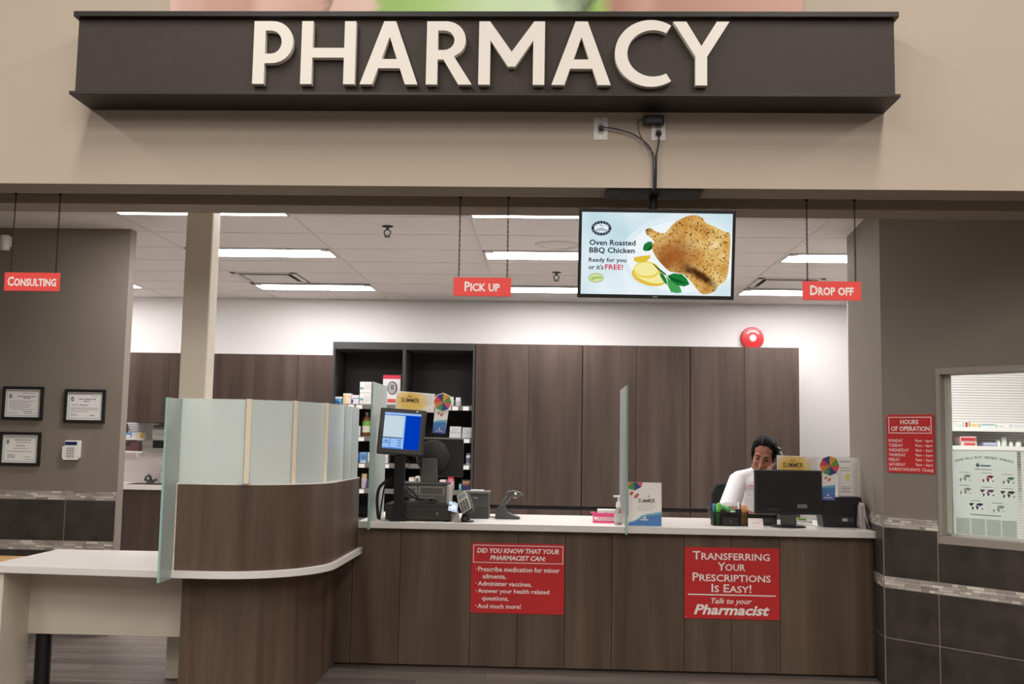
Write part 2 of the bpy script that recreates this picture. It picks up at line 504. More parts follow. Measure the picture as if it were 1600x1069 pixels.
# window in the angled wall
win = struct(MB().box(0.35, 1.45, 0.0, 0.13, 0.885, 0.93).box(0.35, 1.45, -0.012, 0.13, 1.868, 1.905).box(0.35, 0.375, -0.012, 0.13, 0.93, 1.868).box(1.42, 1.45, -0.012, 0.13, 0.93, 1.868)
             .box(0.35, 1.45, -0.012, 0.0, 0.885, 0.93).build('window_1', mat('window_frame_paint', (150, 141, 130), 0.5), loc=(2.03, 6.40, 0), rot=(0, 0, ANG), bevel=0.002))
MB().box(0.375, 1.42, 0.055, 0.061, 0.93, 1.868).build('window_pane', CLEAR, win)
MB().box(0.375, 0.40, 0.045, 0.075, 0.93, 1.868).box(0.375, 1.42, 0.045, 0.075, 0.93, 0.945).build('glazing_bead', mat('pale_glazing_bead', (196, 196, 184), 0.5), win)

# ceiling of the dispensary: slab, grid bars and tiles
XL = [-5.46+1.22*i for i in range(10)]
YL = [5.67+0.61*i for i in range(10)]
ceil = struct(box('ceiling', mat('ceiling_void', (120, 116, 112), 0.9), -6.2, 5.8, 5.478, 11.28, 3.02, 3.12))
tile_me = MB().box(-0.603, 0.603, -0.298, 0.298, 0.0, 0.015).mesh('ceiling_tile'); tile_me.materials.append(CEIL_TILE)
def ceiling_tile(x, y, sx=1.0, sy=1.0):
    o = bpy.data.objects.new('ceiling_tile', tile_me); COL.objects.link(o); o.parent = ceil
    o.location = (x, y, 2.953); o.scale = (sx, sy, 1)
LIGHT_CELLS = {(-4.24, 6.28), (-3.02, 6.28), (-0.58, 6.28), (-3.02, 8.11), (-0.58, 8.11), (1.86, 8.11), (-5.46, 9.94), (-3.02, 9.94), (-0.58, 9.94), (1.86, 9.94), (3.08, 8.11), (3.08, 6.89)}  # rightmost column is added out of view to brighten the room behind the window
LIGHT_CELLS.discard((-4.24, 6.28))
VENT_CELLS = {(-3.02, 9.33), (1.86, 9.33)}
for x in XL[:-1]:
    for y in YL[:-1]:
        key = (round(x, 2), round(y, 2))
        if key in LIGHT_CELLS:
            ceiling_tile(x+0.61, y+0.505, 1, 0.33)
        elif key in VENT_CELLS:
            ceiling_tile(x+0.925, y+0.305, 0.48, 1)
        else:
            ceiling_tile(x+0.61, y+0.305)
for x in XL:
    MB().box(x-0.010, x+0.010, 5.48, 11.12, 2.950, 2.972).build('grid_bar', GRID_WHITE, ceil)
for y in YL[:-1]:
    MB().box(-5.9, 5.6, y-0.007, y+0.007, 2.951, 2.972).build('grid_bar', GRID_WHITE, ceil)

# troffers
LENS = bpy.data.materials.new('lit_diffuser'); LENS.use_nodes = True
_b = LENS.node_tree.nodes['Principled BSDF']
_b.inputs['Emission Color'].default_value = (1.0, 0.965, 0.96, 1); _b.inputs['Emission Strength'].default_value = LENS_STRENGTH
_b.inputs['Base Color'].default_value = (0.8, 0.8, 0.8, 1)
def troffer(x, y, label):
    t = thing('ceiling_light', label, 'ceiling light', (x, y, 2.95), group='recessed ceiling lights of the dispensary')
    b = MB()
    b.box(0.012, 1.208, 0.03, 0.05, -0.002, 0.05); b.box(0.012, 1.208, 0.375, 0.395, -0.002, 0.05)
    b.box(0.012, 0.03, 0.03, 0.395, -0.002, 0.05); b.box(1.19, 1.208, 0.03, 0.395, -0.002, 0.05); b.box(0.012, 1.208, 0.03, 0.395, 0.04, 0.055)
    b.build('housing', GRID_WHITE, t)
    l = MB(); l.prism([(0.10, 0.05), (1.12, 0.05), (1.12, 0.13), (1.19, 0.13), (1.19, 0.375), (0.03, 0.375), (0.03, 0.13), (0.10, 0.13)], -0.002, 0.008)
    l.build('diffuser', LENS, t)
    MB().box(0.03, 0.098, 0.05, 0.128, 0.0, 0.01).build('end_plate', GRID_WHITE, t)
    MB().box(1.122, 1.19, 0.05, 0.128, 0.0, 0.01).build('end_plate', GRID_WHITE, t)
ROW = {6.28: 'front-row', 6.89: 'nearer', 8.11: 'middle-row', 9.94: 'back-row'}
COLN = {-5.46: 'at far left, mostly behind the taupe wall', -3.02: 'at left, beside the cream pillar', -0.58: 'in the centre, left of the television', 1.86: 'at right, above the drop off sign', 3.08: 'added out of view to brighten the shelves behind the window'}
for cx_, cy_ in sorted(LIGHT_CELLS):
    troffer(cx_, cy_ + (0.10 if cy_ > 9 else (0.22 if cy_ < 6.5 else 0.0)), '%s lit ceiling light %s' % (ROW[cy_], COLN[cx_]))

# ceiling fittings
DARK_SLOT = mat('dark_slot', (70, 66, 62), 0.8)
def diffuser(x, y, label):
    t = thing('air_vent', label, 'vent', (x, y, 2.95), group='square ceiling air vents')
    b = MB(); w = 0.60
    b.box(0, w, 0, 0.045, -0.004, 0.01); b.box(0, w, w-0.045, w, -0.004, 0.01); b.box(0, 0.045, 0, w, -0.004, 0.01); b.box(w-0.045, w, 0, w, -0.004, 0.01)
    b.build('frame', GRID_WHITE, t)
    MB().box(0.03, w-0.03, 0.03, w-0.03, 0.012, 0.02).build('duct_opening', DARK_SLOT, t)
    MB().box(0.08, w-0.08, 0.08, w-0.08, -0.012, -0.004).build('centre_panel', GRID_WHITE, t)
    MB().cyl((w/2, w/2, -0.004), (w/2, w/2, 0.012), 0.05).build('neck', GRID_WHITE, t)
diffuser(-3.0, 9.335, 'square white ceiling vent at left, beside the cream pillar')
diffuser(1.88, 9.335, 'square white ceiling vent at right, above the drop off sign')
sp = thing('ceiling_speaker', 'round white ceiling speaker left of the television', 'speaker', (0.03, 7.86, 2.953))
MB().lathe([(0.175, 0.0), (0.172, -0.006), (0.135, -0.012), (0.13, -0.004)], 32).build('rim', GRID_WHITE, sp, smooth=True)
MB().lathe([(0.128, -0.003), (0.10, -0.012), (0.04, -0.016)], 32).build('grille', mat('speaker_grille', (222, 216, 212), 0.7, bump=(500, 0.4)), sp, smooth=True)
def sprinkler(x, y, label):
    t = thing('sprinkler', label, 'sprinkler', (x, y, 2.953), group='ceiling sprinklers')
    MB().lathe([(0.042, 0.0), (0.04, -0.006), (0.016, -0.012)], 18).build('escutcheon', DARK_GREY, t, smooth=True)
    b = MB(); b.cyl((0, 0, -0.01), (0, 0, -0.03), 0.009)
    for s in (-1, 1): b.tube([(0.008*s, 0, -0.025), (0.024*s, 0, -0.042), (0.020*s, 0, -0.06), (0.004*s, 0, -0.075)], 0.0045, 6)
    b.build('yoke', DARK_GREY, t)
    MB().lathe([(0.022, -0.074), (0.024, -0.079), (0.005, -0.081)], 14).build('deflector', DARK_GREY, t)
sprinkler(-1.19, 7.21, 'dark sprinkler head in the ceiling left of the pick up sign')
sprinkler(0.03, 9.16, 'dark sprinkler head in the ceiling just left of the television')

# ================================================================== storefront sign
ps = thing('storefront_sign', 'long dark brown sign box reading PHARMACY in raised ivory letters', 'sign', (0, 4.842, 3.0235), size=0.86)
MB().box(-2.637, 1.807, -0.24, 0, 0.018, 0.44).build('sign_box', SIGN_DARK, ps)
MB().box(-2.654, 1.824, -0.275, 0, 0.0, 0.018).build('bottom_ledge', SIGN_LIP, ps, bevel=0.002)
MB().box(-2.654, 1.824, -0.275, 0, 0.44, 0.470).build('top_ledge', SIGN_LIP, ps, bevel=0.002)

def arc(cx, cy, rx, ry, a0, a1, n=14):
    return [(cx+rx*cos(radians(a0+(a1-a0)*i/n)), cy+ry*sin(radians(a0+(a1-a0)*i/n))) for i in range(n+1)]
GLYPH = {
 'P': [[(0, 0), (0, 1), (0.30, 1)]+arc(0.29, 0.665, 0.325, 0.335, 90, -90)+[(0.18, 0.33), (0.18, 0)],
       [(0.18, 0.48)]+arc(0.27, 0.665, 0.165, 0.185, -90, 90, 10)+[(0.18, 0.85)]],
 'H': [[(0, 0), (0, 1), (0.18, 1), (0.18, 0.575), (0.68, 0.575), (0.68, 1), (0.86, 1), (0.86, 0), (0.68, 0), (0.68, 0.42), (0.18, 0.42), (0.18, 0)]],
 'A': [[(0, 0), (0.365, 1), (0.555, 1), (0.92, 0), (0.72, 0), (0.632, 0.255), (0.288, 0.255), (0.20, 0)], [(0.338, 0.40), (0.46, 0.755), (0.582, 0.40)]],
 'R': [[(0, 0), (0, 1), (0.31, 1)]+arc(0.31, 0.705, 0.315, 0.295, 90, -42)+[(0.44, 0.445), (0.735, 0), (0.52, 0), (0.275, 0.395), (0.18, 0.395), (0.18, 0)],
       [(0.18, 0.545)]+arc(0.28, 0.70, 0.165, 0.155, -90, 90, 10)+[(0.18, 0.855)]],
 'M': [[(0, 0), (0.0, 1), (0.17, 1), (0.515, 0.52), (0.86, 1), (1.03, 1), (1.03, 0), (0.85, 0), (0.85, 0.70), (0.57, 0.285), (0.46, 0.285), (0.18, 0.70), (0.18, 0)]],
 'C': [arc(0.535, 0.5, 0.535, 0.525, 56, 304, 30)+arc(0.57, 0.5, 0.385, 0.365, 300, 60, 26)],
 'Y': [[(0.345, 0), (0.345, 0.45), (0, 1), (0.205, 1), (0.437, 0.615), (0.675, 1), (0.87, 1), (0.525, 0.45), (0.525, 0)]],
}
def solid_letter(ch, x, w, z0, h, depth):
    cu = bpy.data.curves.new('g', 'CURVE'); cu.dimensions = '2D'; cu.fill_mode = 'BOTH'; cu.extrude = depth/2
    wid = max(p[0] for p in GLYPH[ch][0])
    for loop in GLYPH[ch]:
        sp_ = cu.splines.new('POLY'); sp_.points.add(len(loop)-1); sp_.use_cyclic_u = True
        for q, p in zip(sp_.points, loop): q.co = (p[0]/wid*w, p[1]*h, 0, 1)
    o = bpy.data.objects.new('g', cu); me0 = o.to_mesh()
    b = MB(); b._add([(x+v.co.x, -v.co.z, z0+v.co.y) for v in me0.vertices], [tuple(p.vertices) for p in me0.polygons])
    o.to_mesh_clear(); bpy.data.objects.remove(o); bpy.data.curves.remove(cu)
    me = b.mesh('letter'); bm = bmesh.new(); bm.from_mesh(me)
    bmesh.ops.remove_doubles(bm, verts=bm.verts, dist=1e-5); bmesh.ops.recalc_face_normals(bm, faces=bm.faces)
    bm.to_mesh(me); bm.free()
    return put('letter', me, LETTER, ps, loc=(0, -0.262, 0))
PXM = 0.003448
def lx(px): return -1.618*1.0158+(px-394.0)*PXM
for ch, p0, p1 in (('P', 394, 457), ('H', 470, 556), ('A', 564, 655), ('R', 668, 740), ('M', 750, 853), ('A', 864, 956), ('C', 962, 1049), ('Y', 1052, 1139)):
    solid_letter(ch, lx(p0), (p1-p0)*PXM, 0.058, 0.352, 0.040)

# advertising picture on the wall above the sign
AD = bpy.data.materials.new('printed_advertisement'); AD.use_nodes = True
def ad_nodes():
    nt = AD.node_tree; b = nt.nodes['Principled BSDF']; N = nt.nodes.new; L = nt.links.new
    tc = N('ShaderNodeTexCoord'); sx = N('ShaderNodeSeparateXYZ'); L(tc.outputs['Object'], sx.inputs[0])
    n = N('ShaderNodeTexNoise'); n.inputs['Scale'].default_value = 3.0; n.inputs['Detail'].default_value = 3; n.inputs['Distortion'].default_value = 0.6
    L(tc.outputs['Object'], n.inputs['Vector'])
    ma = N('ShaderNodeMath'); ma.operation = 'MULTIPLY_ADD'; ma.inputs[1].default_value = 0.10; L(n.outputs['Fac'], ma.inputs[0])
    sc_ = N('ShaderNodeMath'); sc_.operation = 'MULTIPLY_ADD'; sc_.inputs[1].default_value = 1/3.6; sc_.inputs[2].default_value = -0.05; L(sx.outputs['X'], sc_.inputs[0])
    L(sc_.outputs[0], ma.inputs[2])
    r = N('ShaderNodeValToRGB'); e = r.color_ramp.elements
    stops = [(0.0, (226, 190, 178)), (0.05, (205, 160, 146)), (0.14, (196, 148, 134)), (0.17, (222, 182, 166)), (0.24, (206, 160, 140)), (0.262, (150, 120, 100)), (0.27, (225, 186, 170)), (0.335, (230, 196, 182)), (0.345, (150, 190, 92)), (0.42, (176, 212, 122)), (0.50, (214, 236, 186)), (0.60, (220, 240, 200)), (0.655, (100, 110, 80)), (0.675, (170, 210, 110)), (0.70, (190, 136, 120)), (0.77, (214, 168, 150)), (0.80, (196, 146, 128)), (1.0, (208, 160, 142))]
    while len(e) > 1: e.remove(e[-1])
    for i, (p, c) in enumerate(stops):
        k = e[0] if i == 0 else e.new(p)
        k.position = p; k.color = lin(c)
    L(ma.outputs[0], r.inputs['Fac']); L(r.outputs['Color'], b.inputs['Base Color']); b.inputs['Roughness'].default_value = 0.5
ad_nodes()
adv = MB().box(0, 3.6, -0.012, 0, 0, 1.15).build('wall_poster', AD, loc=(-1.910, 4.842, 3.4355)); adv.scale = (0.86, 1, 0.86)
tag(adv, 'wide pink and green photo poster above the dark sign box', 'poster')

# ================================================================== service counter
sc_ = thing('service_counter', 'long brown wood-panelled service counter under the white top', 'counter', (0, 6.66, 0))
PB = [-1.40, -1.261, -0.954, -0.498, -0.2, 0.1005, 0.4, 0.856, 1.153, 1.457, 2.045]
for a, c in zip(PB[:-1], PB[1:]):
    MB().box(a+0.0012, c-0.0012, 0.0, 0.02, 0.012, 0.866).build('front_panel', WOOD, sc_, bevel=0.001, seg=1)
MB().box(-1.40, 2.045, 0.021, 0.035, 0.0, 0.866).build('backing_board', BLACK_MATT, sc_)
for x in (-1.15, 0.47, 2.02):
    MB().box(x-0.015, x+0.015, 0.036, 0.78, 0.0, 0.866).build('support_panel', WOOD_DARK, sc_)
ct = tag(MB().box(-1.222, 2.045, 0, 0.87, 0, 0.043).build('countertop', [WHITE_TOP, CREAM], loc=(0, 6.60, 0.867), bevel=0.003), 'long white countertop with cream front edge on the service counter', 'countertop')

# curved consulting desk --------------------------------------------------------
def desk_path(inset, x_start, y_end, n=18):
    r = 0.55-inset
    pts = [(x_start, 5.32+inset), (-1.75, 5.32+inset)]
    pts += [(-1.75+r*sin(radians(90*i/n)), 5.87-r*cos(radians(90*i/n))) for i in range(1, n+1)]
    pts += [(-1.20-inset, y_end)]
    return pts
def wall_strip(path_out, path_in, z0, z1):
    return MB().prism(path_out+path_in[::-1], z0, z1)
cd = thing('consulting_desk', 'curved brown wood consulting desk with white worktop and cream table end', 'desk')
wt = [(-2.96, 6.18), (-2.96, 5.40)]+desk_path(0.0, -1.95, 6.65)+[(-1.75, 6.65), (-1.75, 6.14), (-2.275, 6.14), (-2.275, 6.19)]
wt[1] = (-2.96, 5.385)
MB().prism(wt, 0.702, 0.74).build('worktop', WHITE_TOP, cd, bevel=0.002)
wall_strip(desk_path(0.16, -1.945, 6.655), desk_path(0.18, -1.945, 6.655), 0.0, 0.702).build('lower_panel', WOOD, cd, smooth=True)
wall_strip(desk_path(0.022, -1.945, 6.598), desk_path(0.042, -1.945, 6.598), 0.74, 1.183).build('upper_panel', WOOD, cd, smooth=True)
wall_strip(desk_path(0.020, -1.947, 6.598), desk_path(0.06, -1.947, 6.598), 1.183, 1.189).build('cap_strip', WHITE_TOP, cd)
MB().box(-2.91, -2.87, 5.40, 5.70, 0.0, 0.702).build('end_panel', CREAM, cd, bevel=0.002)
MB().box(-2.87, -1.95, 5.69, 5.71, 0.335, 0.702).build('modesty_panel', CREAM, cd, bevel=0.001)
lg = MB().lathe([(0.043, 0.02), (0.043, 0.702)], 24, (-2.82, 5.78, 0)).build('leg', BLACK, cd, smooth=True)
MB().lathe([(0.055, 0.0), (0.052, 0.02)], 24, (-2.82, 5.78, 0)).build('foot', DARK_GREY, lg)

# glass screen standing on the desk
gs = thing('glass_screen', 'curved frosted glass screen with metal posts standing on the consulting desk', 'glass screen', (0, 0, 1.189))
gp = [(-1.944, 5.355), (-1.605, 5.357), (-1.578, 5.370), (-1.398, 5.518), (-1.377, 5.545), (-1.283, 5.775), (-1.270, 5.815), (-1.242, 6.12), (-1.240, 6.14), (-1.240, 6.36), (-1.240, 6.37), (-1.240, 6.585)]
def pane(p, q, t, z0, z1, parent, m, name='pane'):
    d = Vector((q[0]-p[0], q[1]-p[1], 0)); L = d.length; a = math.atan2(d.y, d.x)
    return MB().box(0, L, -t/2, t/2, z0, z1).build(name, m, parent, loc=(p[0], p[1], 0), rot=(0, 0, a))
for i in range(0, len(gp), 2):
    pane(gp[i], gp[i+1], 0.010, 0.0, 0.442, gs, FROST)
for i, w in ((1, 0.028), (3, 0.022), (5, 0.018)):
    p, q = gp[i], gp[i+1]
    c = ((p[0]+q[0])/2, (p[1]+q[1])/2)
    a = math.atan2(q[1]-p[1], q[0]-p[0])
    MB().box(-w/2, w/2, -0.012, 0.016, 0.0, 0.444).build('post', POST, gs, loc=(c[0], c[1], 0), rot=(0, 0, a), bevel=0.002)

def fin(x, prof, label, clips, name='glass_divider'):
    t = thing(name, label, 'glass divider', (x, prof[0][0], 0), group='upright glass dividers')
    b = MB(); b.prism([(p[0]-prof[0][0], p[1]) for p in prof], -0.006, 0.006, 'x')
    # narrow edge faces carry the green edge tone of the sheet
    o = b.build('pane', [FROST_FIN, GLASS_EDGE], t)
    for f in o.data.polygons:
        if abs(f.normal.x) < 0.5: f.material_index = 1
    for y, z in clips:
        MB().box(-0.012, 0.012, y-prof[0][0]-0.012, y-prof[0][0]+0.012, z-0.02, z+0.003).build('clip', STEEL, t, bevel=0.001)
    return t
fin(-1.953, [(5.157, 0.70), (5.312, 0.70), (5.312, 0.742), (5.335, 0.742), (5.335, 1.19), (5.40, 1.19), (5.40, 1.628), (5.157, 1.628)], 'green-tinted glass divider at the left end of the curved desk', [(5.385, 1.63)])
fin(-1.15, [(6.555, 0.862), (6.597, 0.862), (6.597, 0.911), (7.12, 0.911), (7.12, 1.80), (6.555, 1.80)], 'tall frosted glass divider on the counter, left of the touch screen', [])
fin(0.482, [(6.555, 0.862), (6.597, 0.862), (6.597, 0.911), (7.16, 0.911), (7.16, 1.80), (6.555, 1.80)], 'tall glass divider seen edge-on in the middle of the counter', [])

# ================================================================== cabinets at the back
def tall_cabinet(x0, x1, label):
    t = thing('tall_cabinet', label, 'cabinet', (x0, 10.5, 0), group='tall cabinets along the back wall')
    w = x1-x0
    MB().box(0.0, w, 0.022, 0.625, 0.08, 2.423).build('carcass', BLACK_MATT, t)
    MB().box(0.0, w, 0.06, 0.6, 0.0, 0.08).build('toe_kick', BLACK_MATT, t)
    h = w/2
    for k in (0, 1):
        MB().box(k*h+(0.005 if k == 0 else 0.0015), (k+1)*h-(0.005 if k == 1 else 0.0015), 0.0, 0.02, 0.785, 2.423).build('door', WOOD_CAB, t, bevel=0.0012, seg=1)
        MB().box(k*h+(0.005 if k == 0 else 0.0015), (k+1)*h-(0.005 if k == 1 else 0.0015), 0.0, 0.02, 0.085, 0.745).build('lower_door', WOOD_CAB, t, bevel=0.0012, seg=1)
tall_cabinet(-0.785, 0.314, 'tall brown cabinet next to the dark display shelves')
tall_cabinet(0.314, 1.410, 'tall brown cabinet in the middle, behind the centre glass divider')
tall_cabinet(1.410, 2.510, 'tall brown cabinet below the red fire alarm, behind the seated person')

SHZ = [1.78, 1.45, 1.18, 0.92, 0.62]
ds = thing('display_shelves', 'dark charcoal display shelving with medicine products, two bays', 'shelving', (-2.262, 10.5, 0))
DW = 1.474
MB().box(0, DW, 0.60, 0.625, 0.0, 2.423).build('back_panel', CHARCOAL, ds)
for x0, x1 in ((0, 0.022), (0.725, 0.757), (DW-0.022, DW)):
    MB().box(x0, x1, 0, 0.60, 0, 2.423).build('side_panel', CHARCOAL, ds, bevel=0.001, seg=1)
for x0, x1 in ((0.022, 0.725), (0.757, DW-0.022)):
    MB().box(x0, x1, 0.0, 0.60, 2.351, 2.423).build('top_rail', CHARCOAL, ds)
    for z in SHZ:
        sh = MB().box(x0+0.001, x1-0.001, 0.03, 0.60, z-0.025, z).build('shelf', CHARCOAL, ds)
        MB().box(x0+0.001, x1-0.001, 0.022, 0.03, z-0.045, z+0.004).build('ticket_rail', MID_GREY, sh)
PRICE = [(-1.975, 0), (-1.79, 0), (-2.14, 0), (-2.06, 0), (-1.945, 1), (-2.02, 1), (-1.93, 2), (-1.68, 2), (-1.06, 0), (-0.985, 0), (-0.875, 0), (-0.86, 1), (-0.86, 2), (-1.93, 3)]
for x, k in PRICE:
    MB().box(x+2.262-0.03, x+2.262+0.03, 0.016, 0.0215, SHZ[k]-0.046, SHZ[k]-0.006).build('price_ticket', PAPER, ds)

WC = [-4.53, -4.07, -3.61, -3.152, -2.691, -2.265]
WCL = ['wall cupboard at far left, next to the taupe wall edge', 'wall cupboard just left of the cream pillar', 'wall cupboard half hidden by the cream pillar',
       'middle wall cupboard between the pillar and the dark shelves', 'wall cupboard touching the dark display shelves']
for i in range(5):
    t = thing('wall_cupboard', 'brown '+WCL[i], 'cupboard', (WC[i], 10.78, 1.56), group='brown wall cupboards')
    w = WC[i+1]-WC[i]
    MB().box(0, w, 0.022, 0.345, 0, 0.745).build('carcass', WOOD_DARK, t)
    MB().box(0.0015, w-0.0015, 0, 0.02, 0, 0.745).build('door', WOOD_CAB, t, bevel=0.0012, seg=1)
SX = [-4.95, -4.4, -3.85, -3.3, -2.75, -2.27]
SXL = ['at the far left by the taupe wall', 'under the sink beside the glass divider', 'behind the curved desk', 'behind the glass screen', 'touching the display shelves']
for i in range(5):
    t = thing('base_cabinet', 'dark brown base cabinet '+SXL[i], 'cabinet', (SX[i], 10.52, 0), group='base cabinets under the sink worktop')
    w = SX[i+1]-SX[i]
    MB().box(0, w, 0.022, 0.6, 0.08, 0.74).build('carcass', WOOD_DARK, t)
    MB().box(0, w, 0.06, 0.6, 0, 0.08).build('toe_kick', BLACK_MATT, t)
    MB().box(0.0015, w-0.0015, 0, 0.02, 0.085, 0.862).build('door', WOOD_DARK, t, bevel=0.0012, seg=1)
sk = thing('sink_worktop', 'white worktop with a steel sink along the back wall', 'worktop', (-4.95, 10.50, 0.869))
wb = MB(); wb.box(0, 0.5, 0, 0.625, 0, 0.045); wb.box(0.95, 2.68, 0, 0.625, 0, 0.045); wb.box(0.5, 0.95, 0, 0.12, 0, 0.045); wb.box(0.5, 0.95, 0.5, 0.625, 0, 0.045)
wb.build('top', WHITE_TOP, sk)
sb = MB(); sb.box(0.49, 0.51, 0.11, 0.51, -0.10, 0.047); sb.box(0.94, 0.96, 0.11, 0.51, -0.10, 0.047); sb.box(0.5, 0.95, 0.11, 0.13, -0.10, 0.047); sb.box(0.5, 0.95, 0.49, 0.51, -0.10, 0.047); sb.box(0.5, 0.95, 0.12, 0.5, -0.12, -0.10)
sb.build('sink_bowl', STEEL, sk, bevel=0.003)
SLAT = bpy.data.materials.new('ribbed_white_panel'); SLAT.use_nodes = True
def slat_nodes():
    nt = SLAT.node_tree; b = nt.nodes['Principled BSDF']; N = nt.nodes.new; L = nt.links.new
    tc = N('ShaderNodeTexCoord'); w = N('ShaderNodeTexWave'); w.wave_type = 'BANDS'; w.bands_direction = 'Z'; w.wave_profile = 'SIN'
    w.inputs['Scale'].default_value = 0.314/0.024
    L(tc.outputs['Object'], w.inputs['Vector'])
    r = N('ShaderNodeValToRGB'); r.color_ramp.elements[0].position = 0.05; r.color_ramp.elements[1].position = 0.3
    r.color_ramp.elements[0].color = lin((176, 170, 168)); r.color_ramp.elements[1].color = lin((226, 222, 220))
    L(w.outputs['Fac'], r.inputs['Fac']); L(r.outputs['Color'], b.inputs['Base Color'])
    bp = N('ShaderNodeBump'); bp.inputs['Strength'].default_value = 0.5; bp.inputs['Distance'].default_value = 0.004
    L(w.outputs['Fac'], bp.inputs['Height']); L(bp.outputs['Normal'], b.inputs['Normal']); b.inputs['Roughness'].default_value = 0.6
slat_nodes()
tag(MB().box(-4.95, -2.28, 11.112, 11.129, 1.24, 1.559).build('slatwall_panel', SLAT), 'ribbed white slat panel below the wall cupboards by the sink', 'wall panel')
tag(MB().box(-4.95, -2.28, 11.118, 11.129, 0.915, 1.239).build('splashback', mat('white_splashback', (222, 214, 210), 0.35)), 'plain pale splashback behind the sink', 'splashback')

# things around the sink
fa = thing('faucet', 'dark faucet at the sink behind the glass divider', 'faucet', (-4.31, 11.02, 0.914))
MB().lathe([(0.045, 0), (0.042, 0.012), (0.016, 0.02), (0.014, 0.06)], 18).build('base', DARK_GREY, fa, smooth=True)
MB().tube([(0, 0, 0.02), (0, -0.01, 0.07), (0, -0.06, 0.085), (0, -0.13, 0.07), (0, -0.135, 0.05)], 0.012, 10).build('spout', DARK_GREY, fa, smooth=True)
for s in (-1, 1):
    MB().limb((0.01*s, 0, 0.02), (0.06*s, 0, 0.035), 0.01, 0.013).build('tap_handle', DARK_GREY, fa, smooth=True)
pt = thing('towel_dispenser', 'grey paper towel dispenser on the wall above the sink', 'dispenser', (-4.19, 11.110, 1.29))
pb = MB(); pb.prism([(-0.0, 0.08), (-0.16, 0.08), (-0.19, 0.13), (-0.19, 0.20), (-0.15, 0.245), (0.0, 0.25)], -0.09, 0.14, 'x'); pb.build('cover', LIGHT_GREY, pt, bevel=0.006)
MB().box(-0.085, 0.135, -0.17, 0, 0.0, 0.079).build('outlet', BLACK, pt, bevel=0.003)
sb_ = thing('soap_bottle', 'clear soap bottle standing beside the sink', 'bottle', (-4.19, 11.05, 0.914))
MB().lathe([(0.032, 0), (0.033, 0.12), (0.012, 0.15), (0.012, 0.165)], 16).build('body', mat('pale_soap', (206, 196, 188), 0.25), sb_, smooth=True)
MB().lathe([(0.014, 0.165), (0.014, 0.185), (0.005, 0.187), (0.005, 0.21)], 12).box(-0.035, 0.008, -0.008, 0.008, 0.208, 0.222).build('pump', WHITE, sb_)
for z, lab in ((1.375, 'upper'), (1.235, 'lower')):
    t = thing('wall_shelf', 'small white %s wall shelf left of the towel dispenser' % lab, 'shelf', (-4.95, 11.112, z))
    MB().box(0, 0.56 if z > 1.3 else 0.55, -0.14, 0, 0, 0.018).build('board', WHITE, t)
    MB().box(0.02, 0.04, -0.12, 0, -0.05, 0).build('bracket', WHITE, t)
    MB().box(0.48, 0.5, -0.12, 0, -0.05, 0).build('bracket', WHITE, t)

def carton(name, label, cat, x0, x1, z0, z1, y0, depth, col, marks=(), group=None, lid=None):
    """A printed carton: body, closing flap line and coloured print fields (fx0,fx1,fz0,fz1,colour)."""
    t = thing(name, label, cat, (x0, y0, z0), group=group)
    w, h = x1-x0, z1-z0
    MB().box(0, w, 0, depth, 0, h).build('body', mat('carton_%d_%d_%d' % col, col, 0.5), t, bevel=0.0015, seg=1)
    for a, b, c, d, cc in marks:
        MB().flat([(a*w, c*h), (b*w, c*h), (b*w, d*h), (a*w, d*h)], -0.0006).build('printed_panel', mat('print_%d_%d_%d' % cc, cc, 0.5), t, fix=False)
    MB().box(0.06*w, 0.94*w, 0.2*depth, 0.8*depth, h, h+0.0012).build('flap', mat('carton_%d_%d_%d' % col, col, 0.5), t)
    return t
carton('carton', 'dark blue carton on the shelf by the sink', 'box', -4.78, -4.625, 1.394, 1.55, 11.0, 0.1, (44, 62, 88), [(0.2, 0.8, 0.2, 0.5, (120, 140, 160))])
carton('carton', 'small blue and white carton on the upper sink shelf', 'box', -4.60, -4.535, 1.394, 1.455, 10.985, 0.08, (96, 150, 200), [(0.1, 0.9, 0.1, 0.5, (230, 230, 230))])
carton('carton', 'white carton with yellow end on the upper sink shelf', 'box', -4.53, -4.40, 1.394, 1.45, 10.985, 0.08, (226, 222, 216), [(0.72, 1.0, 0.0, 1.0, (222, 170, 70))])
carton('carton', 'dark red carton on the lower sink shelf', 'box', -4.62, -4.44, 1.254, 1.36, 10.985, 0.08, (104, 68, 72), [(0.1, 0.5, 0.5, 0.9, (60, 54, 60))])

# red fire alarm
al = thing('fire_alarm', 'round red fire alarm bell on the white wall above the cabinets', 'alarm', (2.152, 11.128, 2.575))
RX = Matrix.Rotation(radians(90), 4, 'X')
MB().lathe([(0.125, 0.0), (0.125, 0.03), (0.115, 0.055), (0.06, 0.062)], 36, M=RX).build('dome', mat('alarm_red', (206, 36, 44), 0.3), al, smooth=True)
MB().lathe([(0.036, 0.060), (0.036, 0.072), (0.02, 0.078)], 24, M=RX).build('hub', WHITE, al, smooth=True)
a_o = [(0.088*cos(radians(a))*0.95, 0.085*sin(radians(a))+0.0) for a in range(35, 146, 10)]
a_i = [(0.074*cos(radians(a))*0.95, 0.068*sin(radians(a))+0.0) for a in range(145, 34, -10)]
MB().prism(a_o+a_i, -0.066, -0.05, 'y').build('strobe_strip', WHITE, al)

